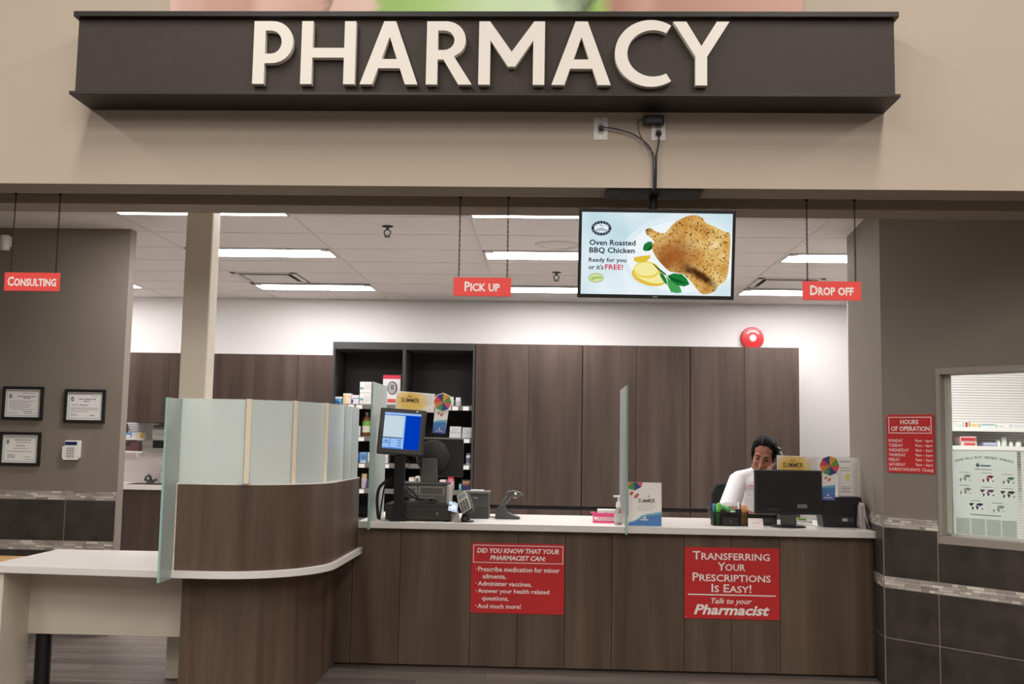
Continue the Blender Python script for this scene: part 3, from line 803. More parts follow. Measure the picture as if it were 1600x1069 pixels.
# ================================================================== signs on the counter front and walls
def red_board(name, label, loc, rot, w, h, m=RED):
    t = thing(name, label, 'sign', loc, rot)
    MB().box(0, w, -0.004, 0, 0, h).build('board', m, t)
    for x, z in ((0.008, 0.008), (w-0.008, 0.008), (0.008, h-0.008), (w-0.008, h-0.008)):
        MB().ball((x, -0.004, z), (0.0035, 0.002, 0.0035), 8, 5).build('screw', STEEL, t)
    return t
def outline(parent, x0, x1, z0, z1, t, m, y=-0.0048, name='border_line'):
    b = MB()
    b.flat([(x0, z0), (x1, z0), (x1-t, z0+t), (x0+t, z0+t)], y); b.flat([(x0, z1), (x1, z1), (x1-t, z1-t), (x0+t, z1-t)], y)
    b.flat([(x0, z0), (x0+t, z0+t), (x0+t, z1-t), (x0, z1)], y); b.flat([(x1, z0), (x1-t, z0+t), (x1-t, z1-t), (x1, z1)], y)
    return b.build(name, m, parent, fix=False)
YP = -0.0048
k1 = red_board('notice_sign', 'red sign listing what the pharmacist can do, left on the counter front', (-0.498, 6.659, 0.344), (0, 0, 0), 0.595, 0.439)
outline(k1, 0.012, 0.586, 0.315, 0.427, 0.004, SIGN_WHITE)
lettering(k1, 'DID YOU KNOW THAT YOUR', 0.298, 0.392, 0.525, 0.031, YP, shear=0.2, bold=0.03)
lettering(k1, 'PHARMACIST CAN:', 0.298, 0.347, 0.355, 0.031, YP, shear=0.2, bold=0.03)
for s, x, z, w, h in (('Prescribe medication for minor', 0.045, 0.275, 0.52, 0.031), ('ailments,', 0.075, 0.228, 0.15, 0.034), ('Administer vaccines,', 0.045, 0.182, 0.343, 0.034),
                      ('Answer your health related', 0.045, 0.135, 0.455, 0.036), ('questions,', 0.073, 0.088, 0.17, 0.036), ('And much more!', 0.045, 0.044, 0.277, 0.029)):
    lettering(k1, s, x, z, w, h, YP, align='l', bold=0.016)
for z in (0.277, 0.186, 0.139, 0.046):
    shape(k1, 'bullet_dot', ell(0.034, z, 0.0035, 0.0035, 10), SIGN_WHITE, YP)

k2 = red_board('notice_sign', 'red sign about transferring prescriptions, right on the counter front', (0.857, 6.659, 0.342), (0, 0, 0), 0.597, 0.444)
lettering(k2, 'Transferring', 0.294, 0.392, 0.485, 0.053, YP, caps=True, bold=0.012)
lettering(k2, 'Your', 0.296, 0.325, 0.174, 0.052, YP, caps=True, bold=0.012)
lettering(k2, 'Prescriptions', 0.296, 0.258, 0.49, 0.053, YP, caps=True, bold=0.012)
lettering(k2, 'Is', 0.170, 0.190, 0.047, 0.052, YP, align='l', caps=True, bold=0.012)
lettering(k2, 'Easy!', 0.246, 0.190, 0.174, 0.052, YP, align='l', caps=True, bold=0.012)
shape(k2, 'rule_line', [(0.022, 0.145), (0.572, 0.145), (0.572, 0.152), (0.022, 0.152)], SIGN_WHITE, YP)
lettering(k2, 'Talk to your', 0.295, 0.106, 0.255, 0.044, YP, shear=0.28, bold=0.014)
lettering(k2, 'Pharmacist', 0.296, 0.056, 0.475, 0.064, YP, shear=0.28, bold=0.03)

def on_wr(s, n=0.0):
    """a point on the face of the angled wall, s metres from its corner, n in front of it"""
    return (2.03+0.678*s-0.735*n, 6.40-0.735*s-0.678*n)
p = on_wr(0.030, 0.0005)
k3 = red_board('notice_sign', 'small red hours of operation sign on the angled taupe wall', (p[0], p[1], 1.286), (0, 0, ANG), 0.300, 0.348)
outline(k3, 0.014, 0.286, 0.236, 0.334, 0.004, SIGN_WHITE)
lettering(k3, 'HOURS', 0.148, 0.304, 0.115, 0.028, YP, bold=0.02)
lettering(k3, 'OF OPERATION', 0.152, 0.264, 0.245, 0.028, YP, bold=0.02)
for i, (d, w) in enumerate((('MONDAY', 0.092), ('TUESDAY', 0.092), ('WEDNESDAY', 0.13), ('THURSDAY', 0.108), ('FRIDAY', 0.07), ('SATURDAY', 0.106), ('SUNDAY/HOLIDAYS', 0.198))):
    z = 0.192-0.0285*i
    lettering(k3, d, 0.012, z, w, 0.018, YP, align='l', bold=0.0)
    if i < 6:
        lettering(k3, '9am - 6pm', 0.290, z-0.001, 0.107, 0.021, YP, align='r', bold=0.0)
    else:
        lettering(k3, 'Closed', 0.290, z, 0.068, 0.019, YP, align='r', bold=0.0)

# hanging signs with chains
link_me = bpy.data.meshes.new('chain_link')
def chain_mesh(L, seed):
    b = MB(); n = int(L/0.014)
    for i in range(n):
        z = -L*(i+0.5)/n; a = i % 2*pi/2
        pts = []
        for k in range(9):
            t = 2*pi*k/8; x = 0.0045*cos(t); zz = 0.0105*sin(t)
            pts.append((x*cos(a), x*sin(a), z+zz))
        b.tube(pts, 0.0016, 4)
    return b
for word, x0, w, tw, th, lab, chx, rl in (('Consulting', -3.225, 0.331, 0.292, 0.062, 'red hanging sign reading CONSULTING at far left', (-3.19, -2.922), -0.4),
                                       ('Pick up', -0.575, 0.334, 0.205, 0.062, 'red hanging sign reading PICK UP in the middle', (-0.545, -0.265), 0.0),
                                       ('Drop off', 1.423, 0.331, 0.245, 0.062, 'red hanging sign reading DROP OFF at right', (1.452, 1.724), 0.0)):
    t = thing('hanging_sign', lab, 'sign', (0.86*(x0+w/2), 5.0465, 2.1498), (0, 0, 0), group='red hanging signs', size=0.86)
    MB().box(-w/2, w/2, -0.004, 0.004, 0, 0.109).build('board', RED_BRIGHT, t, bevel=0.001, seg=1)
    lettering(t, word, 0.0, 0.056, tw, th*0.92, -0.0047, caps=True, bold=0.03)
    for cx_ in chx:
        c = chain_mesh(2.85-2.372, 1).build('chain', CHAIN, t, loc=(cx_-(x0+w/2), 0, 2.85-2.265), fix=False); c['kind'] = 'stuff'
        MB().cyl((cx_-(x0+w/2), 0, 0.575), (cx_-(x0+w/2), 0, 0.585), 0.009).build('ceiling_hook', CHAIN, t)

# outlets, cables
def outlet(x, label, w=0.078):
    t = thing('wall_outlet', label, 'outlet', (x, 4.842, 2.885), group='white wall outlets above the television', size=0.86)
    MB().box(0, w, -0.006, 0, 0, 0.132).build('plate', WHITE, t, bevel=0.002)
    MB().box(w*0.3, w*0.7, -0.008, -0.006, 0.035, 0.095).build('socket_insert', LIGHT_GREY, t)
    for z in (0.012, 0.12): MB().ball((w/2, -0.006, z), (0.004, 0.002, 0.004), 8, 5).build('screw', STEEL, t)
    return t
outlet(0.1866, 'white data outlet with a blue cable, upper left of the television')
outlet(0.4627, 'white power outlet with a black adapter, above the television')
jk = thing('cable_plug', 'small dark plug in the left data outlet', 'plug', (0.221, 4.8349, 2.941), size=0.86)
MB().box(-0.012, 0.012, -0.02, 0.0, -0.012, 0.012).build('body', BLACK, jk, bevel=0.002)
MB().box(-0.006, 0.006, -0.026, -0.02, -0.006, 0.006).build('strain_relief', BLACK, jk)
pa = thing('power_adapter', 'black power adapter brick plugged into the right outlet', 'adapter', (0.4859, 4.8349, 2.954), size=0.86)
MB().box(-0.075, 0.04, -0.045, 0, 0.0, 0.05).build('body', BLACK, pa, bevel=0.006)
MB().box(-0.055, 0.02, -0.0465, -0.045, 0.01, 0.04).build('rating_label', DARK_GREY, pa)
pp = thing('power_plug', 'black power plug below the adapter brick', 'plug', (0.4962, 4.8349, 2.917), size=0.86)
MB().lathe([(0.016, 0.0), (0.018, 0.012), (0.012, 0.035), (0.006, 0.05)], 14, M=RX).build('body', BLACK, pp, smooth=True)
MB().cyl((0, -0.045, -0.005), (0, -0.04, -0.03), 0.005).build('strain_relief', BLACK, pp)
def smoothpath(pts, n=8):
    P = [Vector(q) for q in pts]; P = [P[0]]+P+[P[-1]]; out = []
    for i in range(1, len(P)-2):
        for k in range(n):
            t = k/n; a, b, c, d = P[i-1], P[i], P[i+1], P[i+2]
            out.append(0.5*((2*b)+(c-a)*t+(2*a-5*b+4*c-d)*t*t+(3*b-a-3*c+d)*t**3))
    out.append(P[-2]); return out
def cable(name, label, pts, r, m):
    return tag(MB().tube(smoothpath(pts), r, 6).build(name, m, smooth=True, fix=False), label, 'cable')
cable('cable', 'thin blue cable running from the data outlet to the television', [(0.225, 4.816, 2.941), (0.284, 4.816, 2.935), (0.378, 4.819, 2.907), (0.447, 4.821, 2.855), (0.468, 4.825, 2.799), (0.472, 4.826, 2.696), (0.472, 4.832, 2.640)], 0.0035, mat('blue_cable', (58, 56, 92), 0.5))
cable('cable', 'black power cable hanging straight down to the television', [(0.496, 4.807, 2.889), (0.493, 4.812, 2.851), (0.484, 4.814, 2.799), (0.484, 4.818, 2.722), (0.483, 4.825, 2.644)], 0.0043, BLACK)
cable('cable', 'thin black adapter cable looping left of the adapter brick', [(0.419, 4.803, 2.975), (0.397, 4.803, 2.967), (0.402, 4.803, 2.911), (0.434, 4.803, 2.851), (0.475, 4.806, 2.799), (0.476, 4.807, 2.696), (0.476, 4.809, 2.644)], 0.0026, BLACK)

# ================================================================== television
tv = thing('television', 'wall television on a ceiling bracket showing a roast chicken advertisement', 'television', (0.4919, 4.902, 2.339), (0, radians(0.35), 0), size=0.86)
MB().box(-0.283, 0.255, -0.055, 0.16, 0.351, 0.365).build('ceiling_plate', BLACK_MATT, tv, bevel=0.003)
MB().cyl((-0.012, 0.06, 0.0), (-0.012, 0.06, 0.352), 0.024).build('pole', BLACK_MATT, tv, smooth=True)
MB().box(-0.08, 0.08, 0.02, 0.075, -0.08, 0.10).build('bracket', BLACK, tv)
TILT = radians(8.0)
TW, TH = 0.868, 0.497
hs = MB().box(-TW/2, TW/2, -0.0, 0.045, -TH/2, TH/2).build('housing', BLACK, tv, loc=(0, -0.035, 0.0), rot=(TILT, 0, 0), bevel=0.003)
SW, SH = 0.832, 0.455
SCRBG = bpy.data.materials.new('screen_picture'); SCRBG.use_nodes = True
def scr_nodes():
    nt = SCRBG.node_tree; N = nt.nodes.new; L = nt.links.new; out = nt.nodes['Material Output']; nt.nodes.remove(nt.nodes['Principled BSDF'])
    e = N('ShaderNodeEmission'); tc = N('ShaderNodeTexCoord'); n = N('ShaderNodeTexNoise'); n.inputs['Scale'].default_value = 3.2; n.inputs['Detail'].default_value = 2
    L(tc.outputs['Object'], n.inputs['Vector']); r = N('ShaderNodeValToRGB')
    r.color_ramp.elements[0].position = 0.3; r.color_ramp.elements[0].color = lin((186, 216, 226)); r.color_ramp.elements[1].position = 0.66; r.color_ramp.elements[1].color = lin((232, 242, 246))
    L(n.outputs['Fac'], r.inputs['Fac']); L(r.outputs['Color'], e.inputs['Color']); L(e.outputs[0], out.inputs['Surface'])
scr_nodes()
def glow(name, c):
    if name in MATS: return MATS[name]
    m = bpy.data.materials.new(name); m.use_nodes = True; nt = m.node_tree; out = nt.nodes['Material Output']; nt.nodes.remove(nt.nodes['Principled BSDF'])
    e = nt.nodes.new('ShaderNodeEmission'); e.inputs['Color'].default_value = lin(c); nt.links.new(e.outputs[0], out.inputs['Surface'])
    MATS[name] = m; return m
def glow_noise(name, stops, scale, detail=6, spots=None):
    m = bpy.data.materials.new(name); m.use_nodes = True; nt = m.node_tree; N = nt.nodes.new; L = nt.links.new
    out = nt.nodes['Material Output']; nt.nodes.remove(nt.nodes['Principled BSDF'])
    e = N('ShaderNodeEmission'); tc = N('ShaderNodeTexCoord'); n = N('ShaderNodeTexNoise'); n.inputs['Scale'].default_value = scale; n.inputs['Detail'].default_value = detail
    L(tc.outputs['Object'], n.inputs['Vector']); r = N('ShaderNodeValToRGB'); el = r.color_ramp.elements
    while len(el) > 1: el.remove(el[-1])
    for i, (p_, c) in enumerate(stops):
        k = el[0] if i == 0 else el.new(p_)
        k.position = p_; k.color = lin(c)
    L(n.outputs['Fac'], r.inputs['Fac']); col = r.outputs['Color']
    if spots:
        v = N('ShaderNodeTexNoise'); v.inputs['Scale'].default_value = spots[0]; v.inputs['Detail'].default_value = 2; L(tc.outputs['Object'], v.inputs['Vector'])
        r2 = N('ShaderNodeValToRGB'); r2.color_ramp.elements[0].position = spots[1]; r2.color_ramp.elements[1].position = spots[1]+0.06
        r2.color_ramp.elements[0].color = (1, 1, 1, 1); r2.color_ramp.elements[1].color = (0.12, 0.09, 0.06, 1)
        L(v.outputs['Fac'], r2.inputs['Fac'])
        mx = N('ShaderNodeMix'); mx.data_type = 'RGBA'; mx.blend_type = 'MULTIPLY'; mx.inputs[0].default_value = 0.9
        L(col, mx.inputs[6]); L(r2.outputs['Color'], mx.inputs[7]); col = mx.outputs[2]
    L(col, e.inputs['Color']); L(e.outputs[0], out.inputs['Surface'])
    return m
scn = MB().flat([(-SW/2, -SH/2), (SW/2, -SH/2), (SW/2, SH/2), (-SW/2, SH/2)], 0).build('screen', SCRBG, tv, loc=(0, -0.0365, 0.0), rot=(TILT, 0, 0), fix=False)
def sv(x, y):   # picture coordinates of the advertisement -> screen plane
    return ((x-787)/1478*SW, -(y-523)/806*SH)
def pic(name, pts, m, layer):
    return MB().flat([sv(*q) for q in pts], -0.0003*layer).build(name, m, scn, fix=False)
def blob(cx, cy, rx, ry, n=30, rot=0.0, a0=0, a1=2*pi): return ell(cx, cy, rx, ry, n, a0, a1, rot)
pic('plate_picture', clip_rect(blob(1030, 540, 590, 395, 60), 50, 1526, 122, 926), glow('scr_plate', (222, 236, 242)), 1)
pic('plate_picture', clip_rect(blob(1060, 545, 560, 350, 60), 50, 1526, 122, 926), glow('scr_plate2', (238, 245, 248)), 2)
LEMON = glow('scr_lemon', (236, 208, 84)); LEMON2 = glow('scr_lemon_flesh', (243, 234, 158)); LEMON3 = glow('scr_lemon_rim', (226, 190, 60))
pic('lemon_picture', [(565, 560), (640, 545), (725, 535), (730, 560), (690, 600), (600, 610), (570, 595)], LEMON3, 3)
pic('lemon_picture', blob(720, 745, 175, 88, 30, 0.25), LEMON3, 3)
pic('lemon_picture', blob(730, 730, 165, 72, 30, 0.28), LEMON2, 4)
pic('lemon_picture', blob(695, 680, 130, 82, 30, 0.06), LEMON, 5)
pic('lemon_picture', blob(690, 675, 115, 66, 30, 0.06), LEMON2, 6)
def chicken_skin():
    m = glow_noise('scr_chicken_skin', [(0.25, (176, 116, 50)), (0.42, (210, 158, 82)), (0.55, (226, 188, 116)), (0.75, (244, 220, 162))], 10, 7, (78, 0.575))
    nt = m.node_tree; N = nt.nodes.new; L = nt.links.new
    em = [n for n in nt.nodes if n.type == 'EMISSION'][0]; col = em.inputs['Color'].links[0].from_socket
    tc = [n for n in nt.nodes if n.type == 'TEX_COORD'][0]
    nz = N('ShaderNodeTexNoise'); nz.inputs['Scale'].default_value = 34; nz.inputs['Detail'].default_value = 5; L(tc.outputs['Object'], nz.inputs['Vector'])
    def field(px, py, rx, ry, rot, inner, outer, colour, amount):
        nonlocal col
        c = sv(px, py)
        mp = N('ShaderNodeMapping'); mp.vector_type = 'TEXTURE'; mp.inputs['Location'].default_value = (c[0], 0, c[1]); mp.inputs['Rotation'].default_value = (0, rot, 0)
        mp.inputs['Scale'].default_value = (rx, 1, ry); L(tc.outputs['Object'], mp.inputs['Vector'])
        ln = N('ShaderNodeVectorMath'); ln.operation = 'LENGTH'; L(mp.outputs[0], ln.inputs[0])
        ad = N('ShaderNodeMath'); ad.operation = 'MULTIPLY_ADD'; ad.inputs[1].default_value = 0.7; L(nz.outputs['Fac'], ad.inputs[0]); L(ln.outputs['Value'], ad.inputs[2])
        mr = N('ShaderNodeMapRange'); mr.inputs['From Min'].default_value = inner; mr.inputs['From Max'].default_value = outer; mr.inputs['To Min'].default_value = amount; mr.inputs['To Max'].default_value = 0
        L(ad.outputs[0], mr.inputs['Value'])
        mx = N('ShaderNodeMix'); mx.data_type = 'RGBA'; L(mr.outputs[0], mx.inputs[0]); L(col, mx.inputs[6]); mx.inputs[7].default_value = lin(colour); col = mx.outputs[2]
    field(985, 540, 0.100, 0.085, 0.0, 0.75, 2.0, (160, 92, 38), 0.95)
    field(850, 600, 0.050, 0.060, 0.0, 0.6, 1.8, (146, 80, 30), 0.8)
    field(1080, 165, 0.095, 0.022, 0.0, 0.4, 1.5, (190, 128, 62), 0.7)
    field(1225, 730, 0.120, 0.026, 0.60, 0.75, 1.6, (74, 42, 18), 1.0)
    field(1110, 680, 0.045, 0.020, 0.1, 0.6, 1.5, (84, 48, 20), 0.95)
    field(1290, 860, 0.055, 0.022, 0.5, 0.4, 1.4, (168, 104, 44), 0.7)
    field(960, 300, 0.070, 0.018, -0.6, 0.4, 1.4, (172, 112, 52), 0.7)
    field(690, 295, 0.020, 0.020, 0.0, 0.4, 1.4, (120, 74, 36), 0.9)
    L(col, em.inputs['Color'])
    return m
GOLD = chicken_skin()
chick = [(672, 300), (690, 278), (725, 272), (780, 302), (860, 318), (905, 270), (960, 215), (1010, 180), (1090, 145), (1170, 138), (1230, 165), (1270, 212), (1350, 245), (1440, 290), (1505, 330), (1503, 560), (1480, 760), (1400, 830), (1370, 880), (1280, 912), (1220, 890), (1150, 810), (1060, 720), (1000, 705), (920, 690), (850, 630), (790, 560), (755, 500), (738, 430), (765, 410), (735, 370), (690, 335)]
def rounded(pts, n=5):
    out = []
    for i in range(len(pts)):
        a, b_, c, d = [Vector(pts[(i+j-1) % len(pts)]) for j in range(4)]
        for k in range(n):
            t = k/n
            v = 0.5*((2*b_)+(c-a)*t+(2*a-5*b_+4*c-d)*t*t+(3*b_-a-3*c+d)*t**3)
            out.append((min(v.x, 1524), v.y))
    return out
pic('chicken_picture', rounded(chick), GOLD, 7)
LEAF = glow('scr_leaf', (30, 122, 56)); LEAF2 = glow('scr_leaf_light', (70, 158, 84)); LEAF3 = glow('scr_leaf_dark', (14, 86, 38))
pic('leaf_picture', [(652, 470), (665, 430), (700, 405), (740, 402), (742, 440), (728, 485), (690, 497), (660, 492)], LEAF, 11)
pic('leaf_picture', [(690, 490), (742, 425), (745, 470), (720, 492)], LEAF3, 12)
pic('leaf_picture', [(752, 622), (762, 620), (830, 675), (885, 715), (890, 735), (820, 690)], LEAF3, 12)
pic('leaf_picture', [(820, 700), (860, 720), (890, 770), (905, 830), (870, 800), (835, 750)], LEAF, 12)
pic('leaf_picture', [(890, 730), (920, 770), (990, 800), (1030, 850), (1045, 895), (1000, 905), (940, 895), (910, 840)], LEAF2, 13)
pic('leaf_picture', [(900, 735), (960, 710), (1040, 715), (1090, 760), (1120, 815), (1070, 838), (1000, 828), (940, 790)], LEAF, 14)
pic('leaf_picture', [(900, 735), (1000, 770), (1120, 815), (1000, 800), (940, 775)], LEAF3, 15)
NAVY = glow('scr_navy', (28, 40, 58)); PINK = glow('scr_red', (206, 44, 70)); PALE = glow('scr_pale', (226, 236, 242))
pic('logo_picture', blob(240, 278, 98, 72, 36), NAVY, 3)
pic('logo_picture', blob(240, 278, 72, 46, 36), PALE, 4)
for pts in ([(180, 296), (240, 276), (300, 296), (300, 301), (240, 283), (180, 301)], [(195, 306), (240, 292), (285, 306), (285, 310), (240, 298), (195, 310)], [(225, 240), (262, 258), (262, 262), (222, 246)]):
    pic('logo_picture', pts, NAVY, 5)
for a in range(0, 360, 20):
    if a in (0, 180): continue
    c_, s_ = cos(radians(a)), sin(radians(a))
    pic('logo_picture', blob(240+85*c_, 278+59*s_, 5, 5, 6), PALE, 5)
pic('logo_picture', blob(198, 767, 75, 47, 30), glow('scr_olive', (168, 184, 108)), 3)
pic('logo_picture', blob(198, 767, 66, 39, 30), glow('scr_lime', (216, 220, 164)), 4)
pic('logo_picture', [(140, 775), (180, 755), (260, 758), (255, 772), (190, 775), (165, 790)], glow('scr_lime2', (150, 196, 96)), 5)
def tvtext(s, x0, x1, y0, y1, m, bold=0.012):
    a, b_ = sv(x0, y1), sv(x1, y0)
    lettering(scn, s, (a[0]+b_[0])/2, (a[1]+b_[1])/2, b_[0]-a[0], b_[1]-a[1], -0.0018, m, bold=bold)
tvtext('Oven Roasted', 126, 580, 390, 446, NAVY, 0.022); tvtext('BBQ Chicken', 126, 574, 466, 530, NAVY, 0.022)
tvtext('Ready for you', 122, 492, 568, 622, NAVY, 0.02); tvtext("or it's", 122, 268, 636, 684, NAVY, 0.02); tvtext('FREE!', 284, 462, 632, 684, PINK, 0.02)
lettering(hs, 'NEC', 0.0, -TH/2+0.010, 0.028, 0.008, -0.0006, LIGHT_GREY)

# ================================================================== left wall
def certificate(x, z, label, layout):
    t = thing('framed_certificate', label, 'certificate', (x, 7.399, z), group='black framed certificates')
    w, h, f = 0.302, 0.243, 0.020
    for a in ((0, w, 0, f), (0, w, h-f, h), (0, f, f, h-f), (w-f, w, f, h-f)):
        MB().box(a[0], a[1], -0.022, 0, a[2], a[3]).build('frame_rail', BLACK, t, bevel=0.002)
    pap = MB().box(f, w-f, -0.010, 0, f, h-f).build('paper', PAPER, t)
    outline(pap, f+0.012, w-f-0.012, f+0.010, h-f-0.010, 0.0022, INK, -0.0106)
    shape(pap, 'seal_print', ell(0.057, 0.172, 0.011, 0.016, 18), INK_DARK, -0.0106)
    shape(pap, 'seal_print', ell(0.057, 0.172, 0.0045, 0.008, 12), PAPER, -0.0109)
    b = MB()
    for x0, x1, zz, th in layout:
        n = max(2, int((x1-x0)/0.018)); rr = random.Random(int(zz*1e4)+int(x0*1e3))
        q = x0
        while q < x1:
            e = min(x1, q+rr.uniform(0.008, 0.026)); b.flat([(q, zz), (e, zz), (e, zz+th), (q, zz+th)], -0.0106); q = e+0.004
    o = b.build('text_lines', INK, pap, fix=False); o['kind'] = 'stuff'
L1 = [(0.14, 0.23, 0.193, 0.003), (0.115, 0.245, 0.168, 0.006), (0.15, 0.21, 0.156, 0.006), (0.05, 0.24, 0.134, 0.0035), (0.05, 0.2, 0.119, 0.0035), (0.05, 0.22, 0.105, 0.0035), (0.05, 0.2, 0.091, 0.0035), (0.07, 0.24, 0.075, 0.0035), (0.16, 0.22, 0.057, 0.005), (0.05, 0.12, 0.047, 0.003), (0.17, 0.25, 0.045, 0.003)]
L2 = [(0.2, 0.25, 0.19, 0.003), (0.105, 0.23, 0.168, 0.007), (0.14, 0.19, 0.153, 0.006), (0.055, 0.105, 0.127, 0.004), (0.115, 0.175, 0.125, 0.006), (0.05, 0.25, 0.105, 0.0035), (0.05, 0.25, 0.094, 0.0035), (0.05, 0.18, 0.08, 0.0035), (0.05, 0.09, 0.06, 0.004), (0.05, 0.11, 0.05, 0.003), (0.19, 0.23, 0.05, 0.006)]
L3 = [(0.04, 0.26, 0.2, 0.004), (0.11, 0.23, 0.182, 0.006), (0.12, 0.23, 0.164, 0.004), (0.12, 0.19, 0.14, 0.006), (0.1, 0.21, 0.122, 0.004), (0.05, 0.24, 0.1, 0.0035), (0.06, 0.115, 0.075, 0.004), (0.06, 0.115, 0.065, 0.004), (0.06, 0.115, 0.055, 0.004), (0.18, 0.23, 0.062, 0.003), (0.19, 0.25, 0.045, 0.003)]
certificate(-4.017, 1.528, 'black framed certificate, upper left of the three on the taupe wall', L1)
certificate(-3.555, 1.514, 'black framed certificate nearest the wall edge, above the keypad', L2)
certificate(-4.017, 1.196, 'black framed certificate, lower left, beside the keypad', L3)
kp = thing('alarm_keypad', 'white alarm keypad with blue display on the taupe wall', 'keypad', (-3.546, 7.399, 1.243))
MB().prism([(0.012, 0), (0.115, 0), (0.13, 0.02), (0.13, 0.142), (0.018, 0.142), (0.018, 0.102), (0.0, 0.098), (0.0, 0.02)], -0.028, 0, 'y').build('case', WHITE, kp, bevel=0.002)
MB().box(0.022, 0.108, -0.0295, -0.028, 0.108, 0.132).build('display', mat('keypad_lcd', (22, 34, 92), 0.2), kp)
for r in range(4):
    for c in range(3):
        MB().box(0.038+c*0.02, 0.052+c*0.02, -0.032, -0.028, 0.022+r*0.019, 0.034+r*0.019).build('key', LIGHT_GREY, kp)
cm = thing('security_camera', 'small white cylindrical camera high on the taupe wall at far left', 'camera', (-4.055, 7.40, 2.83))
MB().lathe([(0.03, -0.055), (0.034, -0.045), (0.036, 0.045), (0.032, 0.055)], 20, c=(0, -0.05, 0)).build('body', WHITE, cm, smooth=True)
MB().box(-0.025, 0.025, -0.02, 0.0, -0.02, 0.05).build('mount', WHITE, cm)

# light wooden stool, only a corner shows past the table end
st = thing('side_table', 'light wooden side table just showing at far left behind the desk', 'table', (-3.80, 6.72, 0))
LW = grain('light_wood', (196, 150, 96), (214, 170, 116), (226, 186, 136), scale=(0.8, 9, 9))
MB().box(-0.30, 0.28, -0.24, 0.24, 0.56, 0.60).build('top', LW, st, bevel=0.004)
for x in (-0.26, 0.23):
    for y in (-0.2, 0.2): MB().box(x-0.02, x+0.02, y-0.02, y+0.02, 0, 0.56).build('leg', LW, st)

# ================================================================== behind the angled window
tag(MB().box(2.75, 5.64, 9.62, 9.64, 0, 3.0).build('slatwall_partition', SLAT), 'ribbed white partition seen through the window at right', 'partition')
WSI = [(1.595, 'upper', 0), (1.43, 'lower', 0)]
for z, lab, _ in WSI:
    t = thing('wall_shelf', 'white %s shelf on the ribbed partition behind the window' % lab, 'shelf', (2.80, 9.62, z))
    MB().box(0, 2.6, -0.28, 0, 0, 0.025).build('board', WHITE, t, bevel=0.002)
    MB().box(0, 2.6, -0.285, -0.28, -0.006, 0.03).build('ticket_rail', WHITE, t)
    for x in (0.3, 1.9): MB().box(x, x+0.015, -0.26, 0, -0.06, 0).build('bracket', WHITE, t)
G = 'small products on the shelves behind the window'
def wbox(lab, x0, x1, h, z, col, marks=()): carton('carton', lab, 'box', x0, x1, z, z+h, 9.36, 0.12, col, marks, G)
UZ, LZ = 1.6205, 1.4555
wbox('pale carton at the left end of the upper window shelf', 3.632, 3.682, 0.052, UZ, (222, 226, 220), [(0.2, 0.8, 0.2, 0.5, (190, 206, 190))])
wbox('tiny white carton with a red stripe on the upper window shelf', 3.688, 3.730, 0.056, UZ, (232, 224, 220), [(0.3, 0.8, 0.1, 0.9, (180, 50, 60))])
wbox('cream carton on the upper window shelf', 3.746, 3.815, 0.050, UZ, (236, 226, 200), [(0.1, 0.9, 0.2, 0.7, (222, 196, 140))])
wbox('long white and teal carton on the upper window shelf', 3.842, 3.962, 0.040, UZ, (224, 232, 230), [(0.05, 0.95, 0.55, 0.95, (150, 184, 186))])
wbox('low white carton on the upper window shelf', 3.984, 4.087, 0.034, UZ, (234, 232, 228), [(0.1, 0.5, 0.3, 0.7, (206, 206, 206))])
wbox('white carton at the right of the upper window shelf', 4.114, 4.245, 0.036, UZ, (232, 230, 230), [(0.1, 0.9, 0.4, 0.8, (214, 210, 214))])
wbox('red and white carton lying on top on the lower window shelf', 3.652, 3.795, 0.046, LZ+0.0405, (226, 190, 186), [(0.06, 0.96, 0.15, 0.75, (196, 56, 62))])
wbox('red and white carton lying underneath on the lower window shelf', 3.658, 3.799, 0.038, LZ, (232, 206, 202), [(0.2, 0.9, 0.2, 0.8, (206, 84, 88))])
wbox('small dark carton at the left of the lower window shelf', 3.605, 3.640, 0.022, LZ, (66, 72, 68), [(0.2, 0.8, 0.3, 0.7, (120, 130, 124))])
wbox('flat purple carton on the lower window shelf', 3.849, 3.980, 0.036, LZ, (150, 152, 184), [(0.1, 0.9, 0.5, 0.9, (206, 208, 222))])
def jar(lab, x, y, z, r, h, body, capc, group, name='medicine_jar', label_c=None, cap_h=0.22):
    t = thing(name, lab, 'bottle', (x, y, z), group=group)
    MB().lathe([(r*0.96, 0), (r, 0.01), (r, h*(1-cap_h)-0.01), (r*0.8, h*(1-cap_h))], 18).build('body', mat('jar_%d_%d_%d' % body, body, 0.35), t, smooth=True)
    MB().lathe([(r*0.86, h*(1-cap_h)), (r*0.86, h*0.99), (r*0.8, h)], 18).build('cap', mat('jarcap_%d_%d_%d' % capc, capc, 0.4), t, smooth=True)
    if label_c: MB().lathe([(r*1.01, h*0.15), (r*1.01, h*0.6)], 18).build('wrap_label', mat('jarlabel_%d_%d_%d' % label_c, label_c, 0.5), t, smooth=True)
    return t
jar('short white jar left of centre on the lower window shelf', 4.008, 9.42, LZ, 0.022, 0.060, (236, 234, 226), (226, 232, 226), G)
jar('taller cream-capped jar on the lower window shelf', 4.060, 9.42, LZ, 0.026, 0.082, (216, 222, 214), (238, 234, 214), G)
jar('third small white jar on the lower window shelf', 4.122, 9.42, LZ, 0.020, 0.050, (230, 228, 226), (212, 208, 212), G)
jar('rightmost pale jar on the lower window shelf', 4.187, 9.42, LZ, 0.026, 0.054, (224, 222, 224), (186, 182, 192), G)

